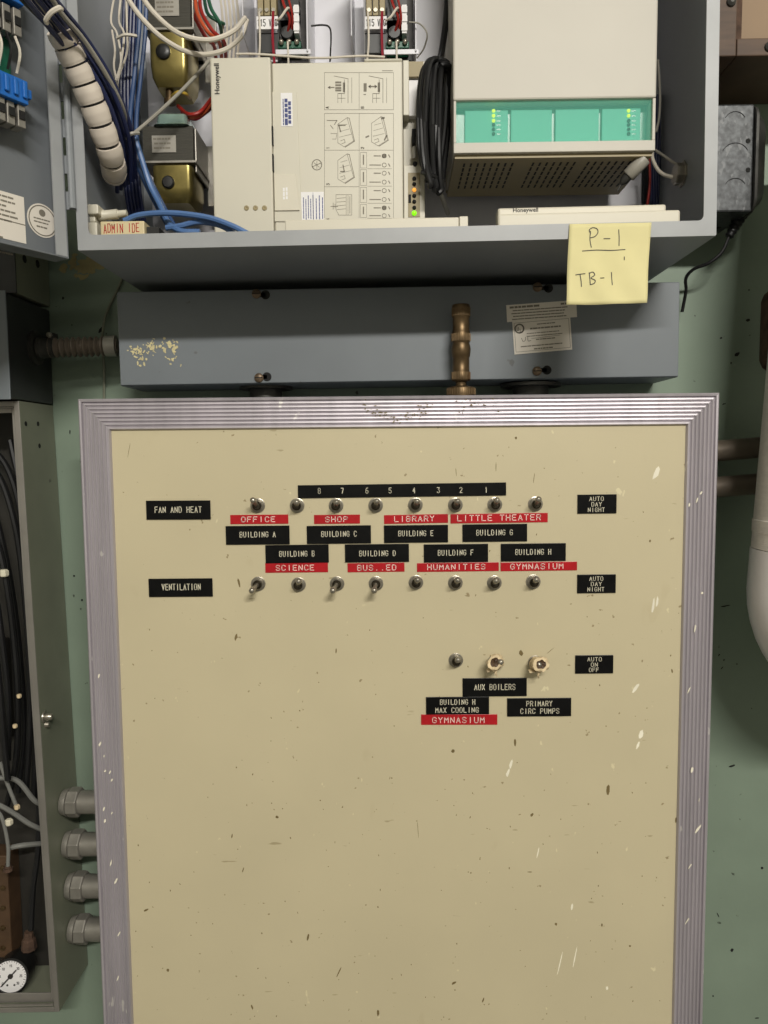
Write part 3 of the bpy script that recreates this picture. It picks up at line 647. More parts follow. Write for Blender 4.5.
# coloured leads to the right of the transformers
k = 0
for (m_, pts) in [('red_wire',[(200,-12,.80),(201,10,.79),(212,30,.785),(224,42,.80),(226,60,.83)]),('orange_wire',[(195,-12,.80),(197,12,.785),(208,32,.78),(219,42,.80),(222,60,.83)]),('red_wire',[(190,-12,.81),(194,14,.80),(205,36,.79),(214,46,.81),(216,60,.83)]),('green_wire',[(206,-12,.81),(211,8,.80),(219,22,.80),(222,36,.82),(224,50,.84)]),('green_wire',[(203,-12,.83),(207,12,.82),(216,20,.82),(224,24,.83)]),
    ('red_wire',[(178,106,.80),(188,114,.785),(200,112,.785),(212,98,.80)]),('orange_wire',[(180,108,.80),(190,117,.79),(202,114,.79),(213,101,.80)]),('crimson_wire',[(182,112,.81),(194,119,.80),(205,113,.80),(214,105,.81)])]:
    k += 1
    cable(m_.replace('_', '_')+'' , ['red lead curving down nearest the cream cable loops','orange lead running down beside the red lead at top','dark red lead left of the orange lead at top','green lead beside the white wires at top','second green lead crossing above the controller','bright red lead entering the controller edge','orange lead under the bright red lead at controller edge','crimson lead lowest of three at the controller edge'][k-1], 'wire', pts, .0019, m_)
for i in range(5):
    x = 222+i*4.0
    cable('white_wire', 'white upright wire in the row left of the power supplies', 'wire', [(x-3,-12,.83),(x,12,.83),(x+1,34,.835),(x-1,62,.84)], .0014, 'white_wire', 'white wires left of the power supplies', n=6)
m = MB(); m.tube(smooth([at(*p) for p in [(172,96,.79),(178,92,.78),(186,94,.785),(190,98,.80)]], 6), .0016, 6); tag(m.build('yellow_wire', M['yellow_wire'], None, smooth_=True), 'short yellow lead curving above the lower transformer', 'wire')

# ------------------------------------------------------------------ transformers
def transformer(core, bell, top, knob, label, d):
    x0, x1, z0, z1 = rect(*core, d)
    tr = thing('transformer', ((x0+x1)/2, d+.03, z0), label, 'transformer', 'control transformers')
    m = MB()
    n = 14
    for q in range(n):
        a = z0+(z1-z0)*q/n; m.box(x0, x1, d, .862, a, a+(z1-z0)/n*.96)
    m.box(x0+.001, x1-.001, d+.0006, .861, z0, z1)
    m.build('core', M['core_steel'], tr)
    MB().box(x0-.003, x1+.003, d-.0012, d+.06, z0-.002, z0).build('core_strap', M['steel'], tr)
    m = MB(); m.box(x1, x1+.014, d+.055, d+.058, z0-.028, z1+.002); m.box(x1, x1+.002, d+.005, d+.058, z0-.01, z1); m.build('mounting_bracket', M['steel'], tr, bevel=.001)
    mb = MB(); xa, xb, za, zb = rect(*bell, d-.004); dep = .052; cx = (xa+xb)/2; ra = (xb-xa)/2; vs = []
    rings = [(zb-.0022, 1.0), (za+(zb-za)*.36, .99), (za+(zb-za)*.16, .93), (za, .74)]
    for z, f_ in rings:
        for x, y in rrect(cx-ra*f_, cx+ra*f_, d-.004+dep/2-dep/2*f_, d-.004+dep/2+dep/2*f_, .005*f_): vs.append((x, y, z))
    nn = len(vs)//4; fs = [(i*nn+k, i*nn+(k+1)%nn, (i+1)*nn+(k+1)%nn, (i+1)*nn+k) for i in range(3) for k in range(nn)] + [tuple(range(nn)), tuple(range(4*nn-1, 3*nn-1, -1))]
    mb.add(vs, fs); mb.build('lower_bell', M['gold_zinc'], tr, smooth_=True)['label'] = 'shiny gold zinc end bell'
    if top:
        mb = MB(); xa, xb, za, zb = rect(*top, d-.002); cx = (xa+xb)/2; ra = (xb-xa)/2; vs = []
        rings = [(za+.001, 1.12), (za+(zb-za)*.25, 1.0), (za+(zb-za)*.85, .92), (zb, .8)]
        for z, f_ in rings:
            for x, y in rrect(cx-ra*f_, cx+ra*f_, d-.002+dep/2-dep/2*f_, d-.002+dep/2+dep/2*f_, .005*f_): vs.append((x, y, z))
        mb.add(vs, [(i*nn+k, (i+1)*nn+k, (i+1)*nn+(k+1)%nn, i*nn+(k+1)%nn) for i in range(3) for k in range(nn)] + [tuple(range(nn)), tuple(range(4*nn-1, 3*nn-1, -1))])
        mb.build('upper_bell', M['pearl'], tr, smooth_=True)
    kx, ky, kr = knob; p = at(kx, ky, d-.004); rr = mm(kr, d)
    MB().lathe((p.x, d-.004, p.z), (0,-1,0), [(-.004, rr), (.002, rr), (.0032, rr*.8), (.0034, rr*.3)], 20).build('rubber_grommet', M['black_plastic'], tr, smooth_=True)
    q, P, ux, uz, W_, H_ = sticker(tr, (core[0]+9, (core[1]+core[3])/2-8, core[0]+33, (core[1]+core[3])/2+9), d-.0006, 0, 'rating_label', None, 'steel')
    kk = MB(); bars(kk, P(.08,.2), ux, uz, W_*.85, 3, H_*.27, .0018, seed=31); kk.build('print', M['ink_grey'], q)
transformer((143,126,193,161), (152,163,192,201), (155,111,187,126), (168.5,182.5,6), 'lower transformer with gold bells beside the beige controller', .782)
transformer((146,-14,190,28), (149,30,187,84), None, (163.5,52,7), 'upper transformer behind the cream cable loops at the cabinet top', .79)
m = MB(); p = at(170,104,.80); m.lathe((p.x,.80,p.z), (0,0,1), [(0,.006),(.004,.006),(.004,.0045),(.014,.004),(.016,.0035)], 16); tag(m.build('brass_terminal', M['brass'], None, smooth_=True), 'small brass terminal post on top of the lower transformer', 'terminal')

# ------------------------------------------------------------------ power supplies
def psu(x, label):
    D = .80
    a = at(x, 54, D); b = at(x+68, 54, D); X0, X1, Z0 = a.x, b.x, a.z; ps = thing('power_supply', ((X0+X1)/2, D+.03, Z0), label, 'power supply', 'small power supplies at the cabinet top')
    Z1 = Z0+.105
    m = MB(); m.box(X0+.013, X0+.034, D+.012, D+.0135, Z0-.002, Z1); m.box(X1-.004, X1-.0025, D-.004, D+.07, Z0, Z1); m.box(X0, X0+.0012, D, D+.07, Z0+.018, Z1); m.box(X0, X1-.004, D+.068, D+.071, Z0-.004, Z1); m.box(X0+.034, X1, D-.002, D-.0005, Z0-.002, Z0+.003)
    m.build('bracket', M['plate_white'], ps, bevel=.0004)
    m = MB(); m.box(X0+.034, X1-.005, D+.02, D+.0216, Z0+.003, Z1); m.build('circuit_board', M['dark_board'], ps)
    m = MB()
    for q in range(3): m.box(X0+.0162+q*.0068, X0+.0220+q*.0068, D-.001, D+.012, Z0+.037, Z0+.068)
    m.build('terminal_block', M['beige_dark'], ps, bevel=.0006)
    m = MB()
    for q in range(3):
        for zz in (.042, .056): m.lathe((X0+.019+q*.0068, D-.001, Z0+zz), (0,-1,0), [(0,.0023),(.0012,.0021)], 10)
    m.build('terminal_screw', M['nickel'], ps)
    m = MB(); m.box(X0+.0150, X0+.0372, D-.0014, D-.0010, Z0+.0235, Z0+.0360); lp0 = MB().box(X0+.0145, X0+.0372, D+.004, D+.06, Z0+.003, Z0+.0225).build('dark_hollow_block', M['black_plastic'], ps); lp = m.build('voltage_label', M['paper_white'], ps); ORG[lp.name] = ORG[ps.name]  # black box added for the dark hollow under the label
    m = MB(); letters(m, '115 VAC', (X0+.0160, D-.0014, Z0+.0265), (1,0,0), (0,0,1), .020, .0064, .0008, .0001); m.build('lettering', M['ink'], lp)
    m = MB(); m.lathe((X0+.045, D+.02, Z0+.025), (0,-1,0), [(0,.007),(.012,.007),(.013,.006)], 16); m.box(X0+.038, X0+.058, D+.006, D+.02, Z0+.036, Z0+.058); m.build('capacitor', M['black_plastic'], ps, smooth_=True)
    m = MB(); m.box(X0+.036, X0+.060, D+.002, D+.02, Z0+.006, Z0+.013)
    m.build('edge_connector', M['pcb'], ps, bevel=.0008)
    m = MB()
    for q in range(3): m.ball((X0+.040+q*.008, D-.0005, Z0+.011), .0028, 10)
    m.build('solder_post', M['nickel'], ps, smooth_=True)
    m = MB(); m.box(X0+.053, X0+.058, D+.004, D+.02, Z0+.022, Z0+.05)
    for q in range(3): m.box(X0+.0525, X0+.0585, D+.003, D+.006, Z0+.024+q*.009, Z0+.030+q*.009)
    m.build('header', M['paper_white'], ps)
    P = lambda u, y, v: Vector((X0+u, D+y, Z0+v))
    for (m_, pts, r) in [('white_wire',[P(.018,-.002,.04),P(.0185,-.004,.01),P(.0163,-.002,-.012)],.0011),('crimson_wire',[P(.0325,-.002,.040),P(.032,-.006,.015),P(.033,-.004,-.014)],.0014),('white_wire',[P(.036,-.004,.030),P(.041,-.008,.031),P(.048,-.006,.041),P(.050,.004,.044)],.0012),('white_wire',[P(.047,-.003,.010),P(.0472,-.003,-.002),P(.0473,-.002,-.012)],.0010),('red_wire',[P(.040,.0,.060),P(.044,-.004,.045),P(.049,.0,.034),P(.046,.008,.026)],.0014),('red_wire',[P(.045,.0,.062),P(.049,-.004,.05),P(.052,.0,.036),P(.050,.008,.028)],.0012)]:
        MB().tube(smooth(pts, 7), r, 6).build('lead', M[m_], ps, smooth_=True)
psu(243, 'left small power supply with a terminal block and 115 VAC label')
psu(351, 'right small power supply next to the black cable coil, 115 VAC label')
cable('black_wire', 'thin black wire bending down right of the left power supply', 'wire', [(311,26,.79),(322,25,.79),(329,27,.79),(331,36,.79),(330,62,.80)], .0009, 'black_plastic', n=6)
cable('grey_wire', 'thin grey wire curling right of the right power supply', 'wire', [(409,22,.79),(420,24,.79),(427,34,.79),(424,48,.80),(417,58,.81)], .0008, 'grey_wire', n=6)
cable('white_wire', 'white wire running level just above the beige controller', 'wire', [(236,54,.765),(255,54,.765),(285,56,.768),(320,58,.77),(360,56,.77),(385,57,.77)], .0011, 'white_wire', n=6)

# ------------------------------------------------------------------ beige controller with the instruction sheet
D1, D2 = .752, .758
x0, x1, _, z1 = rect(212, 57, 272, 236, D1); zb = at(240, 231, D1).z - .004; XE = at(420, 150, D2).x
ct = thing('beige_controller', ((x0+XE)/2, .80, zb), 'wide beige controller with printed instruction drawings and lights', 'controller')
MB().box(x0, x1, D1, .868, zb, z1).build('side_cover', M['beige'], ct, bevel=.0016)
xr0 = x1+.0004; xr1 = at(403, 150, D2).x; zt2 = at(330, 62, D2).z; zt3 = at(385, 58, D2).z
m = MB(); m.box(xr0, xr1, D2, .868, zb, zt2); m.box(at(364,60,D2).x, xr1, D2+.0002, .867, zt2, zt3)
m.build('front_cover', M['beige'], ct, bevel=.0014)
# recessed channel with its white tab
x2, x3, za, zc = rect(273.5, 92, 299, 222, D2)
m = MB(); m.prism([(x2, at(273,222,D2).z), (x3+.002, at(300,222,D2).z), (x3-.001, zc), (x2, zc)], D2-.0012, D2-.0001); m.build('channel_cover', M['beige'], ct, bevel=.0005)
xa, xb, za, zb2 = rect(274.5, 174.5, 299, 211, D2-.0012)
m = MB(); m.prism([(xa, za), (xb+.0005, za), (xb-.003, zb2), (xa, zb2)], D2-.0026, D2-.0013); lt = m.build('latch_tab', M['beige_light'], ct, bevel=.0005); lt['label'] = 'cream latch tab with raised lettering'
ORG[lt.name] = ORG[ct.name]
k = MB(); letters(k, 'LATCH'[:0] or '', (0,0,0), (1,0,0), (0,0,1), .01, .01, .001, .001)
a = at(287.5, 199, D2-.0026); bars(k, (at(284,199,D2-.0026).x, D2-.0026, a.z), (0,0,1), (-1,0,0), .013, 2, .0028, .0018, seed=41); k.build('raised_print', M['paper_white'], lt)
k = MB(); k.box(x1-.0002, x1+.0010, D1+.001, D2-.0002, at(272,147,D2).z, at(272,128,D2).z); k.box(x1-.0002, x1+.0010, D1+.001, D2-.0002, at(272,173,D2).z, at(272,156,D2).z); k.build('gap_slot', M['dark_slot'], ct)
k = MB()
for q in range(3):
    p = at(246.5+q*9, 208, D1); k.lathe((p.x, D1, p.z), (0,-1,0), [(0,.0026),(.0007,.0024),(.0008,.0014),(.0004,.0004)], 16)
k.build('indicator_dimple', M['beige_dark'], ct)
o_ = at(219.5, 94.5, D1-.0004); font_text('maker_name', 'Honeywell', (o_.x, D1-.0004, o_.z), (0,0,1), (-1,0,0), .0068, M['ink'], ct, bold=.02)
q, P, ux, uz, W_, H_ = sticker(ct, (281,93,292.5,126.5), D2-.0013, 0, 'serial_label', 'small white serial label with blue stamping', 'paper_white')
k = MB(); bars(k, P(.2,.95), uz, -ux, H_*.9, 1, .003, .0010, seed=43); bars(k, P(.45,.95), uz, -ux, H_*.9, 1, .003, .0030, seed=44); bars(k, P(.75,.9), uz, -ux, H_*.75, 1, .003, .0028, seed=45); k.build('stamp', M['ink_blue'], q)
q, P, ux, uz, W_, H_ = sticker(ct, (300,192,324,221), D2-.0002, 0, 'rating_label', 'white printed rating label below the warning symbol', 'paper_white')
k = MB(); bars(k, P(.15,.95), uz, -ux, H_*.9, 5, W_*.1, .0008, seed=46); bars(k, P(.68,.95), uz, -ux, H_*.9, 3, W_*.13, .0009, seed=47); k.ribbon([P(.55,.02), P(.55,.98)], .0003, .0001); k.build('print', M['ink_blue'], q)
# instruction drawings (printed lines on the cover)
k = MB(); DS = D2
def L(pts, wd=.0004, e=None):
    k.ribbon([Vector((at(x, y, DS).x, DS, at(x, y, DS).z)) for x, y in pts], wd, .00012)
def S(u, v): return (310+u/5.39, 50+v/5.39)
def LS(pts, wd=.0004): L([S(*p) for p in pts], wd)
LS([(78,122),(450,122),(450,322),(78,322),(78,122)], .00035); LS([(265,122),(265,322)], .00035)
LS([(78,342),(450,342),(450,905)], .00035); LS([(78,342),(78,905)], .00035); LS([(265,342),(265,540)], .00035); LS([(78,540),(450,540)], .00035); LS([(265,540),(265,905)], .00035); LS([(78,737),(265,737)], .00035)
for dx in (0, 188):      # A and B : terminal block drawings
    LS([(130+dx,140),(205+dx,155),(205+dx,285)], .0005); LS([(225+dx,150),(225+dx,285)], .0004); LS([(150+dx,285),(150+dx,235),(170+dx,235),(170+dx,285)], .0004); LS([(185+dx,160),(185+dx,235),(155+dx,235)], .0005)
    LS([(183+dx,180),(183+dx,222)], .0022); LS([(150+dx,260),(190+dx,260)], .0004)
for yy in (175,190,205,218): LS([(140,yy),(165,yy)], .0018)
LS([(100,202),(130,202)], .0010); LS([(108,196),(100,202),(108,208)], .0008)
LS([(318,197),(358,197)], .0012); LS([(326,190),(318,197),(326,204)], .0009); LS([(350,190),(358,197),(350,204)], .0009); LS([(297,186),(297,218)], .0030); LS([(290,240),(300,240)], .0008)
def slab(dx, dy):
    LS([(150+dx,400+dy),(200+dx,365+dy),(235+dx,490+dy),(185+dx,522+dy),(150+dx,500+dy),(150+dx,400+dy)], .0004)
    LS([(200+dx,365+dy),(212+dx,368+dy),(240+dx,492+dy),(190+dx,524+dy)], .0006); LS([(165+dx,410+dy),(200+dx,400+dy)], .0003); LS([(160+dx,440+dy),(212+dx,425+dy)], .0003); LS([(158+dx,470+dy),(220+dx,455+dy)], .0003); LS([(165+dx,490+dy),(185+dx,482+dy),(190+dx,498+dy),(170+dx,506+dy)], .0004)
slab(0,0); slab(0,195); slab(182,-5)
LS([(165,440),(155,405),(190,405)], .0011); LS([(178,620),(185,655),(165,655)], .0010); LS([(92,380),(145,380),(132,402)], .0007); LS([(110,405),(125,425)], .0006); LS([(112,450),(145,450),(140,480),(120,480)], .0004)
LS([(302,470),(316,464)], .0014); LS([(388,370),(400,366)], .0016); LS([(402,485),(412,462)], .0014)
LS([(140,780),(225,780),(225,890),(155,890),(140,860),(140,780)], .0004); LS([(195,785),(195,888)], .0004); LS([(205,785),(205,888)], .0004); LS([(215,790),(215,880)], .0006)
for yy in (800,820,840,860): LS([(145,yy),(192,yy-4)], .0004)
LS([(112,843),(150,843)], .0006); LS([(125,825),(125,858)], .0006); LS([(135,830),(135,852)], .0005)
for (ya, yb) in [(552,636),(645,730),(740,822),(832,903)]:
    LS([(272,ya),(305,ya),(305,yb),(272,yb),(272,ya)], .0003); LS([(288,ya+15),(288,yb-20)], .0012); LS([(310,yb+4),(440,yb+4)], .0003)
for i, yy in enumerate((571,620,664,712,758,806,851,893)):
    LS([(345,yy),(352,yy),(380,yy)] if i%2 == 0 else [(322,yy),(380,yy)], .0009); LS([(424,yy-6),(430,yy+6)], .0009)
    cx, cy = 400, yy; pts = [(cx+11*math.cos(a*math.pi/8), cy+11*math.sin(a*math.pi/8)) for a in range(17)]
    LS(pts, .0005)
    if i in (0, 6): LS([(395,yy),(405,yy)], .0030)
letters(k, 'A', (lambda p: Vector((p.x, DS, p.z)))(at(*S(100,314), DS)), (0,0,1), (-1,0,0), .0022, .0026, .0007, .00012)
letters(k, 'B', (lambda p: Vector((p.x, DS, p.z)))(at(*S(290,314), DS)), (0,0,1), (-1,0,0), .0022, .0026, .0006, .00012)
for s_, u_, v_ in (('1',104,532),('2',290,532),('3',104,728),('4',104,916)): letters(k, s_, (lambda p: Vector((p.x, DS, p.z)))(at(*S(u_,v_), DS)), (0,0,1), (-1,0,0), .0022, .0026, .0006, .00012)
LS([(390,112),(445,112)], .0006)
pts = [(37+26*math.cos(a*math.pi/10), 619+28*math.sin(a*math.pi/10)) for a in range(21)]; LS(pts, .0007); LS([(12,630),(62,608)], .0006); LS([(22,608),(50,632)], .0005); LS([(37,600),(37,640)], .0004)
k.build('instruction_print', M['ink_grey'], ct)
# right hand edge: terminal strip, latch and light column
xs0, xs1 = at(403,150,D2+.006).x+.0005, at(425,150,D2+.006).x
DE = D2+.012
m = MB(); m.box(xs0, xs1, DE, .868, zb, at(412,165,DE).z); m.box(xs0, xs0+.006, DE-.004, .868, at(412,117,DE).z, at(412,62,DE).z); m.box(xs0, xs1, DE+.012, .868, at(412,165,DE).z, at(412,60,DE).z); m.box(xs0, xs1+.001, DE+.004, .868, at(412,76,DE).z, at(412,59,DE).z)
m.build('edge_housing', M['beige'], ct, bevel=.0008)
m = MB(); m.box(xs0+.001, xs1-.001, DE+.001, DE+.0039, at(412,76,DE).z, at(412,61,DE).z); m.build('brown_insert', M['beige_dark'], ct)
m = MB(); a = at(407,78,DE); b = at(424,114,DE); m.box(a.x, b.x, DE+.004, DE+.0118, b.z, a.z)
m.build('plug_block', M['paper_white'], ct, bevel=.0006)
m = MB(); p = at(414.5,153,DE); m.lathe((p.x, DE-.0001, p.z-.006), (0,0,1), [(0,.0030),(.010,.0030),(.012,.002)], 14); m.build('fuse_cap', M['grey_wire'], ct, smooth_=True)
m = MB(); p = at(414,135,DE); m.box(p.x-.002, p.x+.002, DE-.0006, DE+.0117, p.z-.008, p.z+.006); p = at(415,162,DE); m.lathe((p.x,DE-.0001,p.z-.002), (0,-1,0), [(0,.0025),(.0006,.0025)], 12); m.build('socket', M['dark_slot'], ct)
m = MB(); a = at(408,173,DE); b = at(420,217,DE); m.box(a.x, b.x, DE-.0008, DE-.0001, b.z, a.z); m.build('light_bezel', M['beige_dark'], ct)
for i, yy in enumerate((179,184.5,190.3,196.2,202,208,213.5)):
    p = at(414.2, yy, DE); m = MB(); m.ball((p.x, DE-.001, p.z), .0021 if i != 6 else .0026, 10); m.build('indicator_light', M['led_amber' if i == 2 else 'led_green' if i == 6 else 'dark_slot'], ct, smooth_=True)
m = MB(); p = at(410,199,DE); m.box(p.x-.0015, p.x+.001, DE-.0016, DE-.0009, p.z-.004, p.z+.004); m.build('jumper', M['dark_slot'], ct)

# covers standing on the sill
def sill_cover(xa, ya, xb, step, label):
    d = .709; a = at(xa, ya, d); b = at(xb, ya, d); zs = CZ0+.0023 + (-(ROT))*(((a.x+b.x)/2)-(CX0+CX1)/2)
    m = MB(); m.box(a.x, b.x, d, d+.012, zs, at((xa+xb)/2, ya, d).z)
    if step: m.box(a.x+.006 if step > 0 else a.x, b.x-abs(step), d+.006, d+.016, zs, at((xa+xb)/2, ya-6, d).z)
    m.xf = None
    return m, a, b, zs
m, a, b, zs = sill_cover(285, 218.5, 459, 0, '')
m.box(b.x+.0004, b.x+.0085, .7085, .721, zs, at(465,216.5,.709).z)
o = tag(m.build('cover_strip', M['beige_light'], None, bevel=.0008), 'long cream cover strip on the sill in front of the beige controller', 'cover strip')
o.rotation_euler.y = ROT*.3
lid = MB(); d = .709; a = at(498, 214, d); b = at(681, 209, d); z_s = CZ0 + .004
lid.box(a.x, b.x, d, d+.013, z_s, at(590, 211.5, d).z)
lo = lid.build('equipment_cover', M['beige_light'], None, bevel=.0022, seg=3)
tag(lo, 'long cream equipment cover lying on the sill behind the yellow note', 'cover'); ORG[lo.name] = Vector(lo.location)
lid = MB(); a2 = at(502, 210, d); b2 = at(672, 206, d); zt_ = at(587, 204.5+1.5, d+.014).z
lid.box(a.x+.002, b2.x, d+.0132, d+.030, z_s, zt_); lid.build('rear_flange', M['beige_light'], lo, bevel=.0022, seg=3)
o_ = at(513, 213.2, d+.013); font_text('maker_name', 'Honeywell', (o_.x, d+.0130, zt_-.0044), (1,0,0), (0,0,1), .0056, M['ink'], lo, bold=.02)
lo.rotation_euler.y = ROT

# ------------------------------------------------------------------ the unit with the green window
DU = .735
x0, x1, _, z0 = rect(453, 0, 657.5, 100, DU); zb1 = at(555, 152, DU).z; zw0 = at(555, 141.5, DU).z; zw1 = at(555, 99, DU).z; ZU = z0+.18
un_ = thing('controller_unit', ((x0+x1)/2, .79, zb1), 'large white boxed controller with a green tinted window', 'controller')
MB().box(x0, x1, DU, DU+.1, zw1, ZU).build('front_cover', M['white_cover'], un_, bevel=.0018)
m = MB(); m.box(x0+.0005, x1-.0005, DU-.0005, DU+.1, zb1, zw0); m.box(x1-.0035, x1-.0005, DU, DU+.1, zw0, zw1-.0003); m.box(x0+.0005, x0+.0030, DU, DU+.1, zw0, zw1-.0003)
m.build('window_frame', M['white_cover'], un_, bevel=.0006)
DB = DU+.012
m = MB(); m.box(x0+.0032, x1-.0037, DB+.004, DB+.008, zw0, zw1-.0004); m.build('window_back', M['teal_dark'], un_)
mods = [(465,508),(511,552),(555.5,599),(602,640.5)]
for i, (a, b) in enumerate(mods):
    A, B2 = at(a, 120, DB).x, at(b, 120, DB).x
    o = MB().box(A, B2, DB, DB+.0038, zw0+.0004, zw1-.004).build('module_cover', M['teal_window'], un_, bevel=.0006)
    ORG[o.name] = ORG[un_.name]
    if i in (0, 3):
        px_ = 493.5 if i == 0 else 628.5
        for j, yy in enumerate((111,116,121,125,129.5,134)):
            p = at(px_, yy, DB); lit = j in ((0,1,2) if i == 0 else (0,1))
            MB().ball((p.x, DB-.0004, p.z), .0018, 8).build('indicator_light', M['led_yellow' if lit else 'dark_slot'], o, smooth_=True)
        k = MB()
        for yy in (111,116,121,125,129.5,134):
            p = at(px_+3.5, yy, DB); k.ribbon([(p.x, DB, p.z), (p.x+.003, DB, p.z)], .0011, .0001)
        k.build('print', M['teal_dark'], o)
m = MB(); m.box(x0+.0031, x1-.0036, DU+.003, DU+.0042, zw0+.0002, zw1-.0002)
m.build('window_pane', M['teal_glass'], un_)
m = MB(); xL = x0+.001; m.box(x0+.0008, x1-.0008, DU+.1001, .846, zb1+.0005, ZU); m.build('rear_body', M['beige_dark'], un_)
# louvred underside, recessed above the lip
m = MB(); m.box(x0+.002, x1-.002, DU+.004, .845, zb1-.0035, zb1-.0002); 
tray = m.build('vent_tray', M['beige_dark'], un_); ORG[tray.name] = ORG[un_.name]
m = MB()
for i in range(26):
    if i in (8, 9, 17): continue
    X = x0+.012+i*(x1-x0-.024)/25
    for j in range(6): m.box(X-.0006, X+.0012, DU+.016+j*.012, DU+.0245+j*.012, zb1-.0038, zb1-.0034)
m.build('vent_slots', M['dark_slot'], tray)

# ------------------------------------------------------------------ coil of black cable
coil = thing('cable_coil', at(435, 200, .77), 'hank of thick black cable hanging between the two controllers', 'cable coil')
rc_ = random.Random(11)
for i, (xl_, xr_, yt_, yb_, df) in enumerate([(418.5,438,66,172,.752),(421,443,60,180,.748),(425,445.5,59,186,.745),(428.5,442,63,182,.751),(432,447,60,190,.747),(436,446,68,184,.752),(439,448,64,193,.749),(423.5,440,72,166,.757)]):
    pts = []
    for a in range(20):
        q = 2*math.pi*a/20; cx, cy = (xl_+xr_)/2, (yt_+yb_)/2; cq, sq = math.cos(q), math.sin(q)
        ex = math.copysign(abs(cq)**.75, cq)
        pts.append(at(cx - (xr_-xl_)/2*ex + 5*(sq if cq < 0 else 0), cy - (yb_-yt_)/2*sq, df + .026*max(0, -cq) + .003*math.sin(3*q+i)))
    MB().tube(smooth(pts+[pts[0]], 3), .0028, 8).build('loop', M['black_rubber'], coil, smooth_=True)
cable('tail', '', '', [(448,-12,.80),(446,20,.80),(442,50,.79),(439,62,.775)], .0032, 'black_rubber', None, coil)
cable('tail', '', '', [(440,170,.775),(438,186,.785),(443,200,.80),(448,214,.82)], .0024, 'grey_wire', None, coil)
m = MB(); a, b = at(421,172,.745), at(444,182,.755); m.tube(smooth([a, (a+b)/2+Vector((0,-.004,0)), b], 6), .002, 6); m.build('tie', M['black_plastic'], coil, smooth_=True)

# ------------------------------------------------------------------ bits at the right end of the cabinet
m = MB(); a, b = at(645,158,.745), at(628,176,.752); m.tube([a, a.lerp(b,.05), a.lerp(b,.95), b], [.006,.0068,.0068,.006], 14)
o = tag(m.build('cable_end', M['grey_wire'], None, smooth_=True), 'grey sleeved cable end hanging under the white controller', 'cable'); ORG[o.name] = Vector(o.location)
m = MB(); c_ = at(621,184,.755); m.tube([b, b.lerp(c_,.6), c_], [.005,.0045,.002], 10); m.tube([c_, at(619,188,.756), at(617.5,191,.757)], .0012, 6); m.build('stripped_tip', M['dark_steel'], o, smooth_=True)
for i in range(4):
    x = 652+i*2.6
    cable('navy_wire', 'navy upright wire behind the right side of the white controller', 'wire', [(x,95,.84),(x+1,130,.84),(x-1,170,.84),(x,215,.845)], .0018, 'navy', 'navy wires at the right end')
cable('red_wire', 'dark red wire hanging beside the navy wires at right', 'wire', [(649,155,.83),(650,180,.83),(648,200,.83),(645,216,.835)], .0014, 'red_wire')
cable('white_wire', 'white wire looping from under the controller to the side bushing', 'wire', [(652,150,.79),(653,160,.79),(660,172,.785),(672,177,.78),(690,178.5,.775)], .0018, 'white_wire')
cable('purple_wire', 'pinkish wire slanting from under the controller to the side bushing', 'wire', [(655,150,.80),(664,156,.79),(676,164,.78),(690,169,.775)], .0014, 'grey_wire')
cable('grey_wire', 'grey wire curving down the right edge of the white controller', 'wire', [(658,60,.80),(660,95,.80),(659,118,.80),(656,132,.80)], .0013, 'grey_wire')
p = at(691, 174, .775); bx = CX1-.0022
m = MB(); m.lathe((bx, .775, p.z), (-1,0,0), [(0,.0125),(.002,.0125),(.002,.0105),(.008,.0105),(.009,.0095),(.009,.006)], 8); tag(m.build('conduit_bushing', M['nickel'], None), 'metal conduit bushing on the right inner cabinet wall', 'bushing')

# ------------------------------------------------------------------ things on the sill at the left
zs = CZ0 + .002 + ROT*-1*(-.25)
m = MB(); d = .714; a = at(100, 220.5, d); b = at(144, 220.5, d); zt_ = at(122, 221, d).z; zsl = CZ0+.0018-.0026
m.box(a.x, b.x, d, d+.028, zsl, zt_)
ab = m.build('adapter_box', M['adapter'], None, bevel=.001); tag(ab, 'small cream adapter box marked ADMIN IDE in red handwriting', 'adapter'); ORG[ab.name] = Vector(ab.location)
k = MB(); p = at(104, 233, d); q = at(139, 231, d); letters(k, 'ADMIN IDE', (p.x, d, p.z), (1,0,.04), (0,0,1), q.x-p.x, mm(8,d), .0008, .0001, jit=.0008); k.build('handwriting', M['ink_red'], ab)
m = MB(); m.box(b.x+.0002, b.x+.012, d+.006, d+.024, zsl, zt_-.004); m.build('socket', M['black_plastic'], ab)
m = MB()
for (xa, ya, xb, yb, dd) in [(86,204,98,214,.722),(88,213,95,222,.726),(86,222,97,236,.722)]:
    X0, X1, Z0, Z1 = rect(xa, ya, xb, yb, dd); m.box(X0, X1, dd, dd+.016, Z0, Z1)
o = m.build('wire_connector', M['beige'], None, bevel=.0012); tag(o, 'stack of beige plug connectors in the bottom left cabinet corner', 'connector')
m = MB(); a, b = at(99,216,.735), at(118,214,.735); m.tube([a, a.lerp(b,.3), a.lerp(b,.35), b], [.0052,.0052,.0046,.0046], 12); m.tube([b, at(127,213,.735)], [.0034,.003], 10); tag(m.build('splice_cap', M['beige'], None, smooth_=True), 'beige splice cap lying behind the red lettered adapter', 'wire cap')

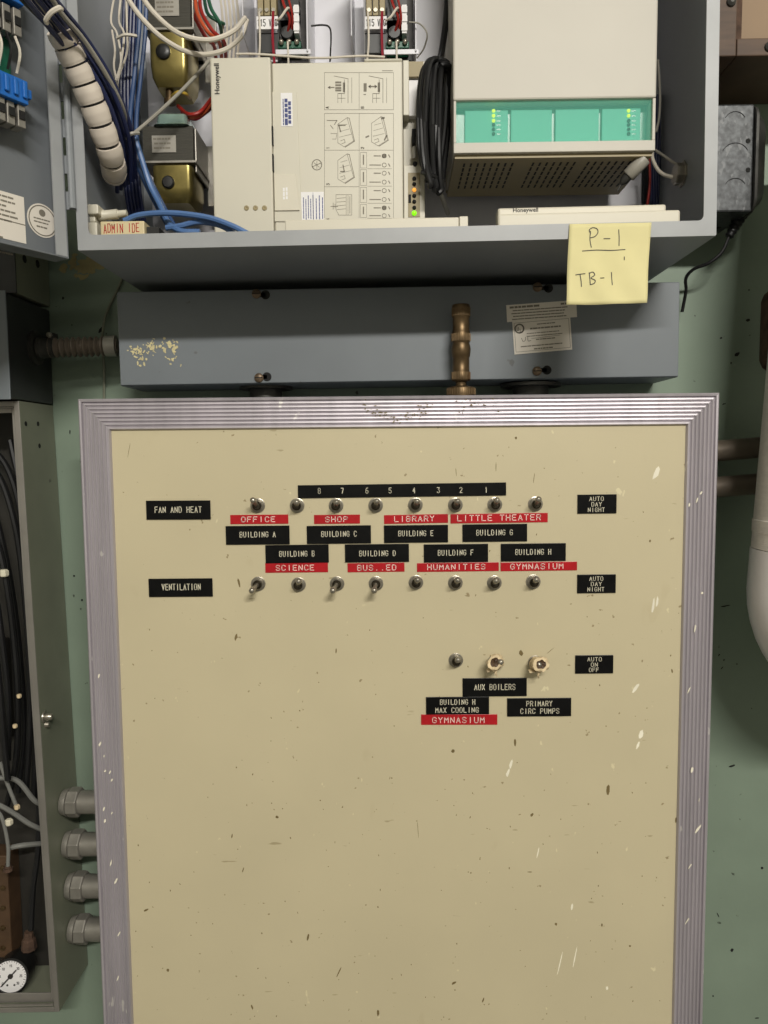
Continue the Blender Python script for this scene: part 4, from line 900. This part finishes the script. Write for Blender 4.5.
# ------------------------------------------------------------------ yellow note
ND = CD-.0030
A, Bq, Cq, Dq = at(569.5,224,ND), at(651.5,222.5,ND), at(645,304,ND-.002), at(565,306,ND-.002)
def NP(u, v, e=0):
    p = A.lerp(Bq, u).lerp(Dq.lerp(Cq, u), v)
    return p + Vector((0, -.0055*max(0, v-.2)**1.5 + .0012*math.sin(u*7+v*5)*v + .0009*math.sin(u*13-v*9)*v - e, 0))
m = MB(); n = 20; vs = [NP(i/n, j/n) for j in range(n+1) for i in range(n+1)]
m.add(vs, [(j*(n+1)+i, j*(n+1)+i+1, (j+1)*(n+1)+i+1, (j+1)*(n+1)+i) for j in range(n) for i in range(n)])
nt = m.build('sticky_note', M['note'], None, smooth_=True); sd = nt.modifiers.new('thick', 'SOLIDIFY'); sd.thickness = .0002
tag(nt, 'yellow sticky note reading P-1 and TB-1 on the cabinet rim', 'note'); ORG[nt.name] = Vector(nt.location)
k = MB()
def NU(px, py):            # pixel -> note coordinates
    p = at(px, py, ND); v = (A.z-p.z)/(A.z-Dq.z); l = A.lerp(Dq, v); r = Bq.lerp(Cq, v); return (p.x-l.x)/(r.x-l.x), v
def W(pts, sm=True):
    q = [NP(*NU(x, y), .0004) for x, y in pts]; k.ribbon(smooth(q, 5) if sm else q, .00075, .00012)
def T(pts): return [(470+x/3.339, 180+y/3.339) for x, y in pts]
W(T([(402,172),(400,200),(404,226)])); W(T([(402,180),(398,168),(410,160),(424,165),(426,178),(416,190),(402,194)])); W(T([(446,198),(466,198)])); W(T([(496,168),(497,195),(496,222)])); W(T([(374,239),(420,236),(470,238),(516,235)]))
W(T([(350,320),(366,318),(380,317)])); W(T([(364,319),(367,340),(368,360)])); W(T([(394,314),(396,335),(397,354)])); W(T([(394,316),(406,312),(412,322),(400,332),(413,340),(410,350),(397,354)])); W(T([(432,332),(444,331)])); W(T([(470,312),(471,335),(472,354)])); W(T([(513,260),(513,270)]))
k.build('handwriting', M['ink'], nt)

# ------------------------------------------------------------------ left of the panel: cabinet of tubes
LD = .822
xr = (at(21,404,LD).x + at(61,1010,LD).x)/2; zt_ = at(10,404.5,LD).z; zb_ = at(30,1014,LD).z; xl = xr-.40
lc = thing('tubing_cabinet', ((xl+xr)/2, .86, zb_), 'open olive grey steel cabinet of black tubing left of the panel', 'cabinet')
lc.rotation_euler.y = -.0195; lc.location.x += .0055
t = .0016; m = MB()
m.box(xl, xr, WALL-.004, WALL-.0024, zb_, zt_); m.box(xl, xl+t, LD, WALL-.004, zb_, zt_); m.box(xr-t, xr, LD, WALL-.004, zb_, zt_); m.box(xl+t, xr-t, LD, WALL-.004, zb_, zb_+t); m.box(xl+t, xr-t, LD, WALL-.004, zt_-t, zt_)
m.build('body', M['olive'], lc)
m = MB()
for (ins_, wd, yy) in [(0,.0058,LD-.0015),(.0068,.0055,LD+.006)]:
    a0, a1, b0, b1 = xl+ins_, xr-ins_, zb_+ins_, zt_-ins_
    m.box(a1-wd, a1, yy, yy+.0014, b0, b1); m.box(a0, a0+wd, yy, yy+.0014, b0, b1); m.box(a0+wd, a1-wd, yy, yy+.0014, b1-wd, b1); m.box(a0+wd, a1-wd, yy, yy+.0014, b0, b0+wd+(.006 if ins_ else 0))
m.box(xr-.0068, xr-.0056, LD-.0001, LD+.0062, zb_+.006, zt_-.006); m.box(xl+.0062, xr-.0075, LD-.0001, LD+.003, zt_-.0075, zt_-.0062); m.box(xl+.0062, xr-.0075, LD-.0001, LD+.003, zb_+.0062, zb_+.0075)
m.build('rim', M['rim_metal'], lc, bevel=.0004)
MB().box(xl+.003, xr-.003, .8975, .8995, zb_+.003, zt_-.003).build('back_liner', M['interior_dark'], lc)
m = MB()
for px_, py_ in [(33,427),(45,427),(46,449)]:
    p = hit(px_, py_, Vector((xr, 0, 0)), Vector((1,0,0))); m.lathe((xr, p.y, p.z), (1,0,0), [(0,.0028),(.0003,.0028)], 12)
m.build('screw_hole', M['dark_slot'], lc)
p = hit(46, 720, Vector((xr, 0, 0)), Vector((1,0,0))); m = MB(); m.lathe((xr, p.y, p.z), (1,0,0), [(0,.0075),(.0015,.007),(.0016,.0045),(.008,.004),(.0095,.0028)], 14); m.lathe((xr, p.y+.002, p.z-.010), (1,0,0), [(0,.004),(.004,.003)], 12)
m.build('side_screw', M['nickel'], lc, smooth_=True)
# black tubes
tg = 'black pneumatic tubes in the left cabinet'
r5 = random.Random(3)
tubes = [[(-20,455,.86),(0,478,.855),(14,520,.85),(22,570,.85),(28,640,.85),(30,720,.855),(26,790,.86)],[(-24,486,.868),(-8,506,.868),(4,550,.868),(14,605,.868),(20,660,.868),(24,730,.868),(18,792,.868)],[(-20,520,.85),(-4,540,.845),(6,580,.84),(14,640,.84),(18,700,.84),(16,760,.85),(6,810,.86)],[(-20,440,.865),(4,462,.865),(18,500,.862),(26,560,.86),(32,630,.86),(36,720,.865),(34,800,.87)],[(-20,560,.845),(-6,590,.84),(2,640,.838),(8,700,.838),(8,760,.845)],[(-20,606,.83),(-8,630,.829),(-1,680,.829),(4,740,.829),(8,780,.83)],[(10,440,.875),(22,500,.872),(30,580,.87),(38,680,.872),(40,780,.875)]]
for pts in tubes: cable('black_tube', 'black pneumatic tube sweeping down inside the tubing cabinet', 'tube', pts, .0036, 'black_rubber', tg)
cable('black_tube', 'black tube rising from the pressure gauge', 'tube', [(39,800,.87),(38,850,.865),(33,890,.86),(31,930,.853)], .0036, 'black_rubber')
for i, pts in enumerate([[(0,762,.84),(8,785,.838),(16,805,.838)],[(-10,778,.845),(16,780,.85),(34,800,.858),(46,806,.87)],[(-10,800,.845),(12,812,.848),(30,824,.855),(48,832,.87)],[(-8,806,.84),(2,818,.838),(8,845,.838),(8,866,.838)],[(8,848,.845),(24,845,.85),(48,843,.87)]]):
    cable('grey_tube', ['thin grey tube pointing down at the cabinet edge','uppermost translucent tube leading to the first pipe','middle translucent tube leading towards the second pipe','bent grey tube above the brown manifold','lowest translucent tube leading right from the brown manifold'][i], 'tube', pts, .0022 if i in (0,3) else .0030, 'clear_hose')
for (x, y, d_, w1) in [(4,573,.835,9),(19,696,.835,5),(15,726,.835,5),(9,822,.834,8),(17,807,.836,6)]:
    p = at(x, y, d_); r = mm(w1, d_)/2; m = MB(); m.lathe((p.x, d_, p.z-r*.8), (0,0,1), [(0,r*.8),(r*.3,r),(r*1.3,r),(r*1.6,r*.7)], 6)
    tag(m.build('tube_fitting', M['engraved' if y in (573,822) else 'tape'], None), 'tube fitting '+{573:'highest, at the left photo edge',696:'between the black tubes, third from the bottom',726:'just below the middle one among the black tubes',822:'square one above the brown manifold',807:'at the end of the thin grey tube'}[y], 'tube fitting', 'pale tube fittings in the left cabinet')
p = at(-6, 650, .885); m = MB(); a = at(-40,640,.882); b = at(9,740,.882); m.box(a.x, b.x, .882, .897, b.z, a.z); m.box(b.x-.02, b.x-.004, .877, .882, b.z+.03, b.z+.05)
tag(m.build('relay_block', M['interior_dark'], None, bevel=.002), 'dark block half hidden behind the black tubes at the left', 'relay')
a = at(-30,856,.868); b = at(12,958,.868); m = MB(); m.box(a.x, b.x, .868, .897, b.z, a.z)
mf = tag(m.build('brown_manifold', M['wood'], None, bevel=.0015), 'brown block with small screws below the tubing in left cabinet', 'manifold'); ORG[mf.name] = Vector(mf.location)
for i in range(5):
    p = at(3, 868+i*20, .868); m = MB(); m.lathe((p.x, .8679, p.z), (0,-1,0), [(0,.0035),(.0012,.003),(.0016,.0015)], 12); m.build('screw', M['brass'], mf, smooth_=True)
m = MB(); a = at(8,866,.842); m.lathe((a.x,.842,a.z-.006), (0,0,1), [(0,.0055),(.004,.0055),(.004,.004),(.009,.0035)], 10); tag(m.build('barb_fitting', M['rust'], None), 'rusty barbed fitting on top of the brown manifold', 'tube fitting')
# gauge
gc = at(10, 977, .842); gr = mm(18.5, .842); ga = Vector((.06, -1, .12)).normalized()
gg = thing('pressure_gauge', gc - Vector((0,0,gr)), 'small round pressure gauge with white dial at bottom left', 'gauge')
m = MB(); m.lathe(gc - ga*.034, ga, [(0,gr*.8),(.012,gr*.98),(.030,gr*1.05),(.034,gr*1.05),(.0345,gr*.93),(.032,gr*.92)], 36); m.build('case', M['black_plastic'], gg, smooth_=True)
m = MB(); m.lathe(gc - ga*.0022, ga, [(0,gr*.92),(.0006,gr*.92)], 36); dial = m.build('dial', M['paper_white'], gg); ORG[dial.name] = ORG[gg.name]
gu = Vector((1,.06,0)).normalized(); gv = ga.cross(gu).normalized(); gv = gv if gv.z > 0 else -gv; g0 = gc - ga*.0015; k = MB()
for i in range(28):
    a = math.radians(225-i*10); e = gu*math.cos(a)+gv*math.sin(a); k.ribbon([g0+e*gr*(.74 if i%4 == 0 else .80), g0+e*gr*.86], .0005, .0001, ga)
for i in range(7):
    a = math.radians(225-i*45); e = gu*math.cos(a)+gv*math.sin(a); o_ = g0+e*gr*.58; 
    letters(k, str(i*5), o_-gu*.0014-gv*.0012, gu, gv, .0028, .0026, .0005, .0001, ga)
for e in (-.18, .22): k.lathe(g0+gu*gr*e-gv*gr*.5, ga, [(0,.0013),(.0001,.0013)], 8)
k.build('scale', M['ink'], dial)
m = MB(); e = (gu*.62+gv*.66).normalized(); m.ribbon([g0+ga*.0006-e*gr*.72, g0+ga*.0006+e*gr*.45], .0016, .0004, ga); m.lathe(g0, ga, [(0,.003),(.0012,.003)], 14); m.build('needle', M['ink'], dial)
m = MB(); p = at(29,944,.858); m.lathe((p.x, .858, p.z-.006), (0,0,1), [(0,.009),(.012,.008),(.014,.006),(.022,.005)], 8); m.build('stem_fitting', M['rust'], gg)
m = MB(); p = at(-4,1010,.84); 
# four conduits into the side of the panel
for i, (yc, xa) in enumerate([(802,57),(844,60),(886,63),(929,66)]):
    p = at(xa+8, yc, .862); X0 = xr+.0012+.0055-.0195*(p.z-lc.location.z); X1 = XL+.0055; r = mm(11.8, .862)
    cf = thing('conduit_pipe', (X0+.03, .862, p.z-r*1.3), ['topmost','second from top','third from top','lowest'][i]+' of four short steel conduits between tubing cabinet and panel', 'conduit', 'short conduits joining cabinet and panel')
    m = MB(); m.lathe((X0+.012, .862, p.z), (1,0,0), [(0,r), (X1-X0-.0125, r)], 28); m.build('pipe', M['steel'], cf, smooth_=True)
    m = MB(); m.lathe((X0, .862, p.z), (1,0,0), [(0,r*1.05),(.003,r*1.12),(.0055,r*1.12),(.006,r*1.2),(.0075,r*1.2)], 28); m.build('connector_body', M['steel'], cf, smooth_=True)
    m = MB(); m.lathe((X0+.0078, .862, p.z), (1,0,0), [(0,r*1.22),(.0008,r*1.28),(.0125,r*1.28),(.0138,r*1.18),(.0138,r*1.02)], 8); m.build('compression_nut', M['steel'], cf, bevel=.0006)

# ------------------------------------------------------------------ black boxes above it, flexible conduit
BD = .80
xq = at(50,345,.90).x; zq0 = at(30,398,BD).z; zq1 = at(6,292,BD).z
bb = thing('black_junction_box', (xq-.07, .85, zq0), 'black steel box on the wall with a flexible conduit leaving it', 'junction box')
m = MB(); m.box(xq-.15, xq, BD+.001, WALL-.002, zq0, zq1); m.build('body', M['black_box'], bb, bevel=.0015)
m = MB(); m.box(xq-.152, xq+.0015, BD-.002, BD, zq0-.0015, zq1+.0015); m.build('cover', M['wireway_grey'], bb, bevel=.0008)
p = hit(35, 348, Vector((xq,0,0)), Vector((1,0,0)))
m = MB(); m.lathe((xq, p.y, p.z), (1,0,0), [(0,.0195),(.003,.0195),(.004,.0165),(.004,.012)], 24); m.build('locknut', M['dark_steel'], bb, smooth_=True)
FX0 = xq+.0045; x_w = at(118,340,.865).x
fc = thing('flexible_conduit', (FX0+.04, p.y, p.z-.012), 'short ribbed flexible conduit between the black box and trough', 'flexible conduit')
m = MB(); e1 = Vector((x_w-.0015, .868, at(112,346,.868).z)); s1_ = Vector((FX0+.012, p.y, p.z))
N_ = 90; pts = [s1_.lerp(e1, i/N_) for i in range(N_+1)]; rad = [.0098+.0019*math.sin(i*2*math.pi/7.6) for i in range(N_+1)]
m.tube(pts, rad, 18); m.build('ribbed_hose', M['pipe_brown'], fc, smooth_=True)
m = MB(); dr = (e1-s1_).normalized(); m.lathe(s1_-dr*.012, dr, [(0,.0125),(.004,.0125),(.005,.0115),(.018,.0112),(.019,.0100)], 20); m.box(s1_.x+.000, s1_.x+.008, s1_.y-.006, s1_.y+.006, s1_.z+.010, s1_.z+.016); m.build('clamp_connector', M['dark_steel'], fc, smooth_=True)
m = MB(); m.lathe((s1_.x+.004, s1_.y-.006, s1_.z+.0135), (0,-1,0), [(0,.0032),(.003,.0030),(.004,.002)], 10); m.build('clamp_screw', M['nickel'], fc)
m = MB(); m.lathe(e1-dr*.002, dr, [(-.012,.0118),(0.0005,.0122)], 18); m.build('end_collar', M['steel'], fc, smooth_=True)
xq2 = at(48,270,.90).x; m = MB(); za, zb2 = at(20,291,.84).z, at(20,238,.84).z
m.box(xq2-.14, xq2, .822, WALL-.002, zq1+.004, zb2+.02); ob = m.build('olive_box', M['olive'], None, bevel=.0015); tag(ob, 'olive grey box with two round holes on the wall under the door', 'box'); ORG[ob.name] = Vector(ob.location)
for px_ in (24.5, 37.5):
    q = hit(px_, 259 if px_ < 30 else 264, Vector((xq2,0,0)), Vector((1,0,0))); m = MB(); m.lathe((xq2, q.y, q.z), (1,0,0), [(0,.0045),(.0003,.0045)], 12); m.build('screw_hole', M['dark_slot'], ob)
m = MB(); m.box(xq2-.142, xq2+.0012, .8195, .8215, zq1+.003, zb2+.021); m.build('cover', M['black_box'], ob, bevel=.0006)
# thin painted wire on the wall
cable('wall_wire', 'thin green painted wire running down the wall beside the trough', 'wire', [(126,262,.9035),(121,282,.9035),(110,305,.9025),(104,322,.8975),(102.5,345,.8905),(104,368,.8975),(104,396,.902),(103,430,.902)], .0016, 'olive')

# ------------------------------------------------------------------ right of the cabinet
JD = .822
x0, x1, z0, z1 = rect(700, 104, 753.5, 212, JD); x0 = CX1+.004
jb = thing('metal_junction_box', ((x0+x1)/2, .86, z0), 'mottled galvanised junction box with knockouts beside the cabinet', 'junction box')
m = MB(); m.box(x0, x1, JD, WALL-.002, z0, z1); m.build('body', M['galvanised'], jb, bevel=.002)
for yy, r in ((123, 10.5), (157.5, 13.5), (189.5, 10.5)):
    p = at(735, yy, JD); r = mm(r, JD); k = MB()
    k.ribbon([(p.x+math.cos(math.radians(a))*r, JD, p.z+math.sin(math.radians(a))*r) for a in range(30, 156, 6)], .0006, .0004)
    k.build('knockout', M['dark_slot'], jb)
k = MB()
for yy in (141, 170): p = at(748, yy, JD); k.lathe((p.x, JD, p.z), (0,-1,0), [(0,.0026),(.0003,.0026)], 12)
k.build('screw_hole', M['dark_slot'], jb)
m = MB(); hz = (z1-z0)/2; cz = (z0+z1)/2; yc = (JD+WALL)/2-.006; vs = []
rings = [(x1+.0002, 1.0), (x1+.003, 1.0), (x1+.004, .93), (x1+.013, .80), (x1+.015, .74)]
for X, f_ in rings:
    for y, z in rrect(yc-.040*f_, yc+.036*f_, cz-hz*f_, cz+hz*f_, .014*f_): vs.append((X, y, z))
n = len(vs)//5; m.add(vs, [(i*n+k, i*n+(k+1)%n, (i+1)*n+(k+1)%n, (i+1)*n+k) for i in range(4) for k in range(n)] + [tuple(range(n)), tuple(range(5*n-1, 4*n-1, -1))])
m.build('raised_cover', M['dark_steel'], jb, smooth_=True)
# plug and cord
pc = thing('power_lead', at(735, 240, .85), 'thin black power cord with ribbed plug hanging from the junction box', 'power cord')
m = MB(); a, b = at(742,213,.852), at(729,237,.852); seg_ = [a.lerp(b, i/24) for i in range(25)]; m.tube(seg_, [(.0078-.0032*i/24)*(1 if (i//2)%2 else .86) for i in range(25)], 12); m.build('strain_relief', M['black_rubber'], pc, smooth_=True)
m = MB(); m.tube(smooth([at(752,197,.852), at(749,205,.850), a], 6), [.0062]*13, 10); m.build('plug', M['black_plastic'], pc, smooth_=True)
cable('cord', '', '', [(729,237,.852),(722,252,.853),(709,263,.858),(694,269,.868),(686,278,.876),(686,290,.884),(684,302,.890),(682,312,.893)], .0019, 'black_rubber', None, pc)
cable('black_cable', 'thick black cable running from the junction box behind the cabinet', 'cable', [(758,188,.868),(756,199,.868),(745,208,.87),(728,219,.875),(712,229,.88),(698,238,.885)], .0042, 'black_rubber')
# wooden board frame at the top right
WD = .795
wb = thing('wooden_panel', (at(760,60,WD).x, .89, at(745,56,WD).z), 'worn brown wooden panel with tan centre at the top right', 'wooden panel')
zb_ = at(745,56,WD).z; xa = CX1+.002; xs = at(737,30,WD).x; zr = at(745,38,WD).z
m = MB(); m.box(xa, xs, WD, WALL-.002, zb_, zb_+.35); m.build('stile', M['old_wood'], wb, bevel=.0012)
m = MB(); m.box(xs+.0004, xs+.30, WD, WALL-.002, zb_, zr); m.build('bottom_rail', M['old_wood'], wb, bevel=.0012)
m = MB(); m.box(xs+.0008, xs+.30, WD+.010, WD+.018, zr+.0004, zr+.30); m.build('inset_board', M['tan_board'], wb)
m = MB(); m.box(xs+.0004, xs+.006, WD+.003, WD+.0095, zr+.0004, zr+.30); m.build('inner_bead', M['rust'], wb)
m = MB()
for (px_, py_) in [(731,2),(769,47)]:
    p = at(px_, py_, WD); m.lathe((p.x, WD, p.z), (0,-1,0), [(0,.0050),(.002,.0046),(.004,.002)], 12)
m.build('bolt', M['dark_steel'], wb, smooth_=True)
# horizontal pipes
for i, (ya, yb) in enumerate([(453.5,445),(490,481)]):
    a = at(716, ya, .868); b = at(790, yb, .868); a.x = XR-.004; m = MB(); dr = (b-a).normalized(); L2 = .45; r = .0122
    m.lathe(a, dr, [(0,r),(L2,r)], 24)
    tag(m.build('steel_pipe', M['pipe_brown'], None, smooth_=True), ['upper','lower'][i]+' level pipe leaving the right side of the switch panel', 'pipe', 'level pipes right of the panel')
# insulated pipe with white elbow
ID = .765; r = .068  # radius widened out of view so the pipe shades the right wall
pA = at(770, 417, ID); pB = at(754, 594, ID); ax = (pA-pB).normalized()
c0 = pB + Vector((r, 0, 0)); c0.y = ID
ip = thing('insulated_pipe', c0-Vector((0,0,r)), 'white insulated pipe with a smooth plastic elbow at the right edge', 'pipe')
c1 = at(757.5, 553, ID) + Vector((r,0,0)); c1.y = ID
m = MB(); m.tube([c1, c1+ax*.45], r, 40); m.build('canvas_jacket', M['canvas'], ip, smooth_=True)
m = MB(); pts = [c1-ax*.0004, c1.lerp(c0, .5), c0]; 
R2 = .070
for k_ in range(1, 13):
    a = math.radians(90*k_/12); pts.append(c0 + Vector((R2*(1-math.cos(a)), 0, -R2*math.sin(a))))
pts.append(pts[-1]+Vector((.12, 0, 0)))
m.tube(pts, r*1.012, 40); m.build('elbow_cover', M['pvc_white'], ip, smooth_=True)
m = MB(); 
for yy in (525,): q = at(759.7, yy, ID) + Vector((r,0,0)); q.y = ID; m.lathe(q, ax, [(-.012,r*1.006),(.0005,r*1.012),(.001,r*1.002)], 40)
m.build('jacket_band', M['canvas'], ip, smooth_=True)
# rusty coupling at the right edge
RD = .86; p = at(762, 335, RD); rr = .022; h0, h1 = at(765,372,RD).z, at(765,288,RD).z
m = MB(); m.lathe((p.x+rr, RD, h0), (0,0,1), [(0,rr*.55),(.006,rr*.86),(.014,rr),(h1-h0-.014,rr),(h1-h0-.006,rr*.86),(h1-h0,rr*.55)], 24)
rc = m.build('rusty_coupling', M['rust'], None, smooth_=True); tag(rc, 'rough rusty pipe coupling on the wall at the right edge', 'pipe fitting'); ORG[rc.name] = Vector(rc.location)
m = MB(); m.tube([(p.x+rr, RD, h0-.2), (p.x+rr, RD, h0-.0005)], rr*.5, 16); m.tube([(p.x+rr, RD, h1+.0005), (p.x+rr, RD, h1+.09)], rr*.5, 16); m.build('riser', M['rust'], rc, smooth_=True)

# chipped and flaked paint on the wall
r7 = random.Random(12); wc = MB()
for k_ in range(48): fleck(r7.gauss(86,9), r7.gauss(265,5), r7.uniform(.005,.016), r7.uniform(.004,.010), r7.uniform(40,120), WALL, wc, .0004)
o = wc.build('flaked_patch', M['flaked'], wall); o['kind'] = 'stuff'
wc = MB()
for q in [(748,320,.006,.004,80),(721,338,.003,.003,0),(737,354,.008,.005,60),(731,363,.003,.002,0),(749,290,.002,.002,0),(724,404,.005,.002,70),(725,606,.014,.002,80),(719,655,.004,.002,20),(724,660,.003,.002,0),(722,668,.005,.0015,40),(737,664,.002,.002,0),(732,766,.010,.003,75),(762,868,.004,.004,0),(732,950,.006,.005,20),(713,996,.003,.003,0),(757,1018,.006,.002,80),(718,915,.009,.0015,-25),(74,576,.003,.003,0),(82,600,.003,.003,0),(70,432,.007,.002,0),(81,462,.003,.002,0),(63,298,.004,.003,20),(72,325,.002,.002,0),(101,330,.010,.004,40),(98,352,.008,.004,80)]: fleck(*q, WALL, wc, .0002)
o = wc.build('paint_chip', M['dark_slot'], wall); o['kind'] = 'stuff'
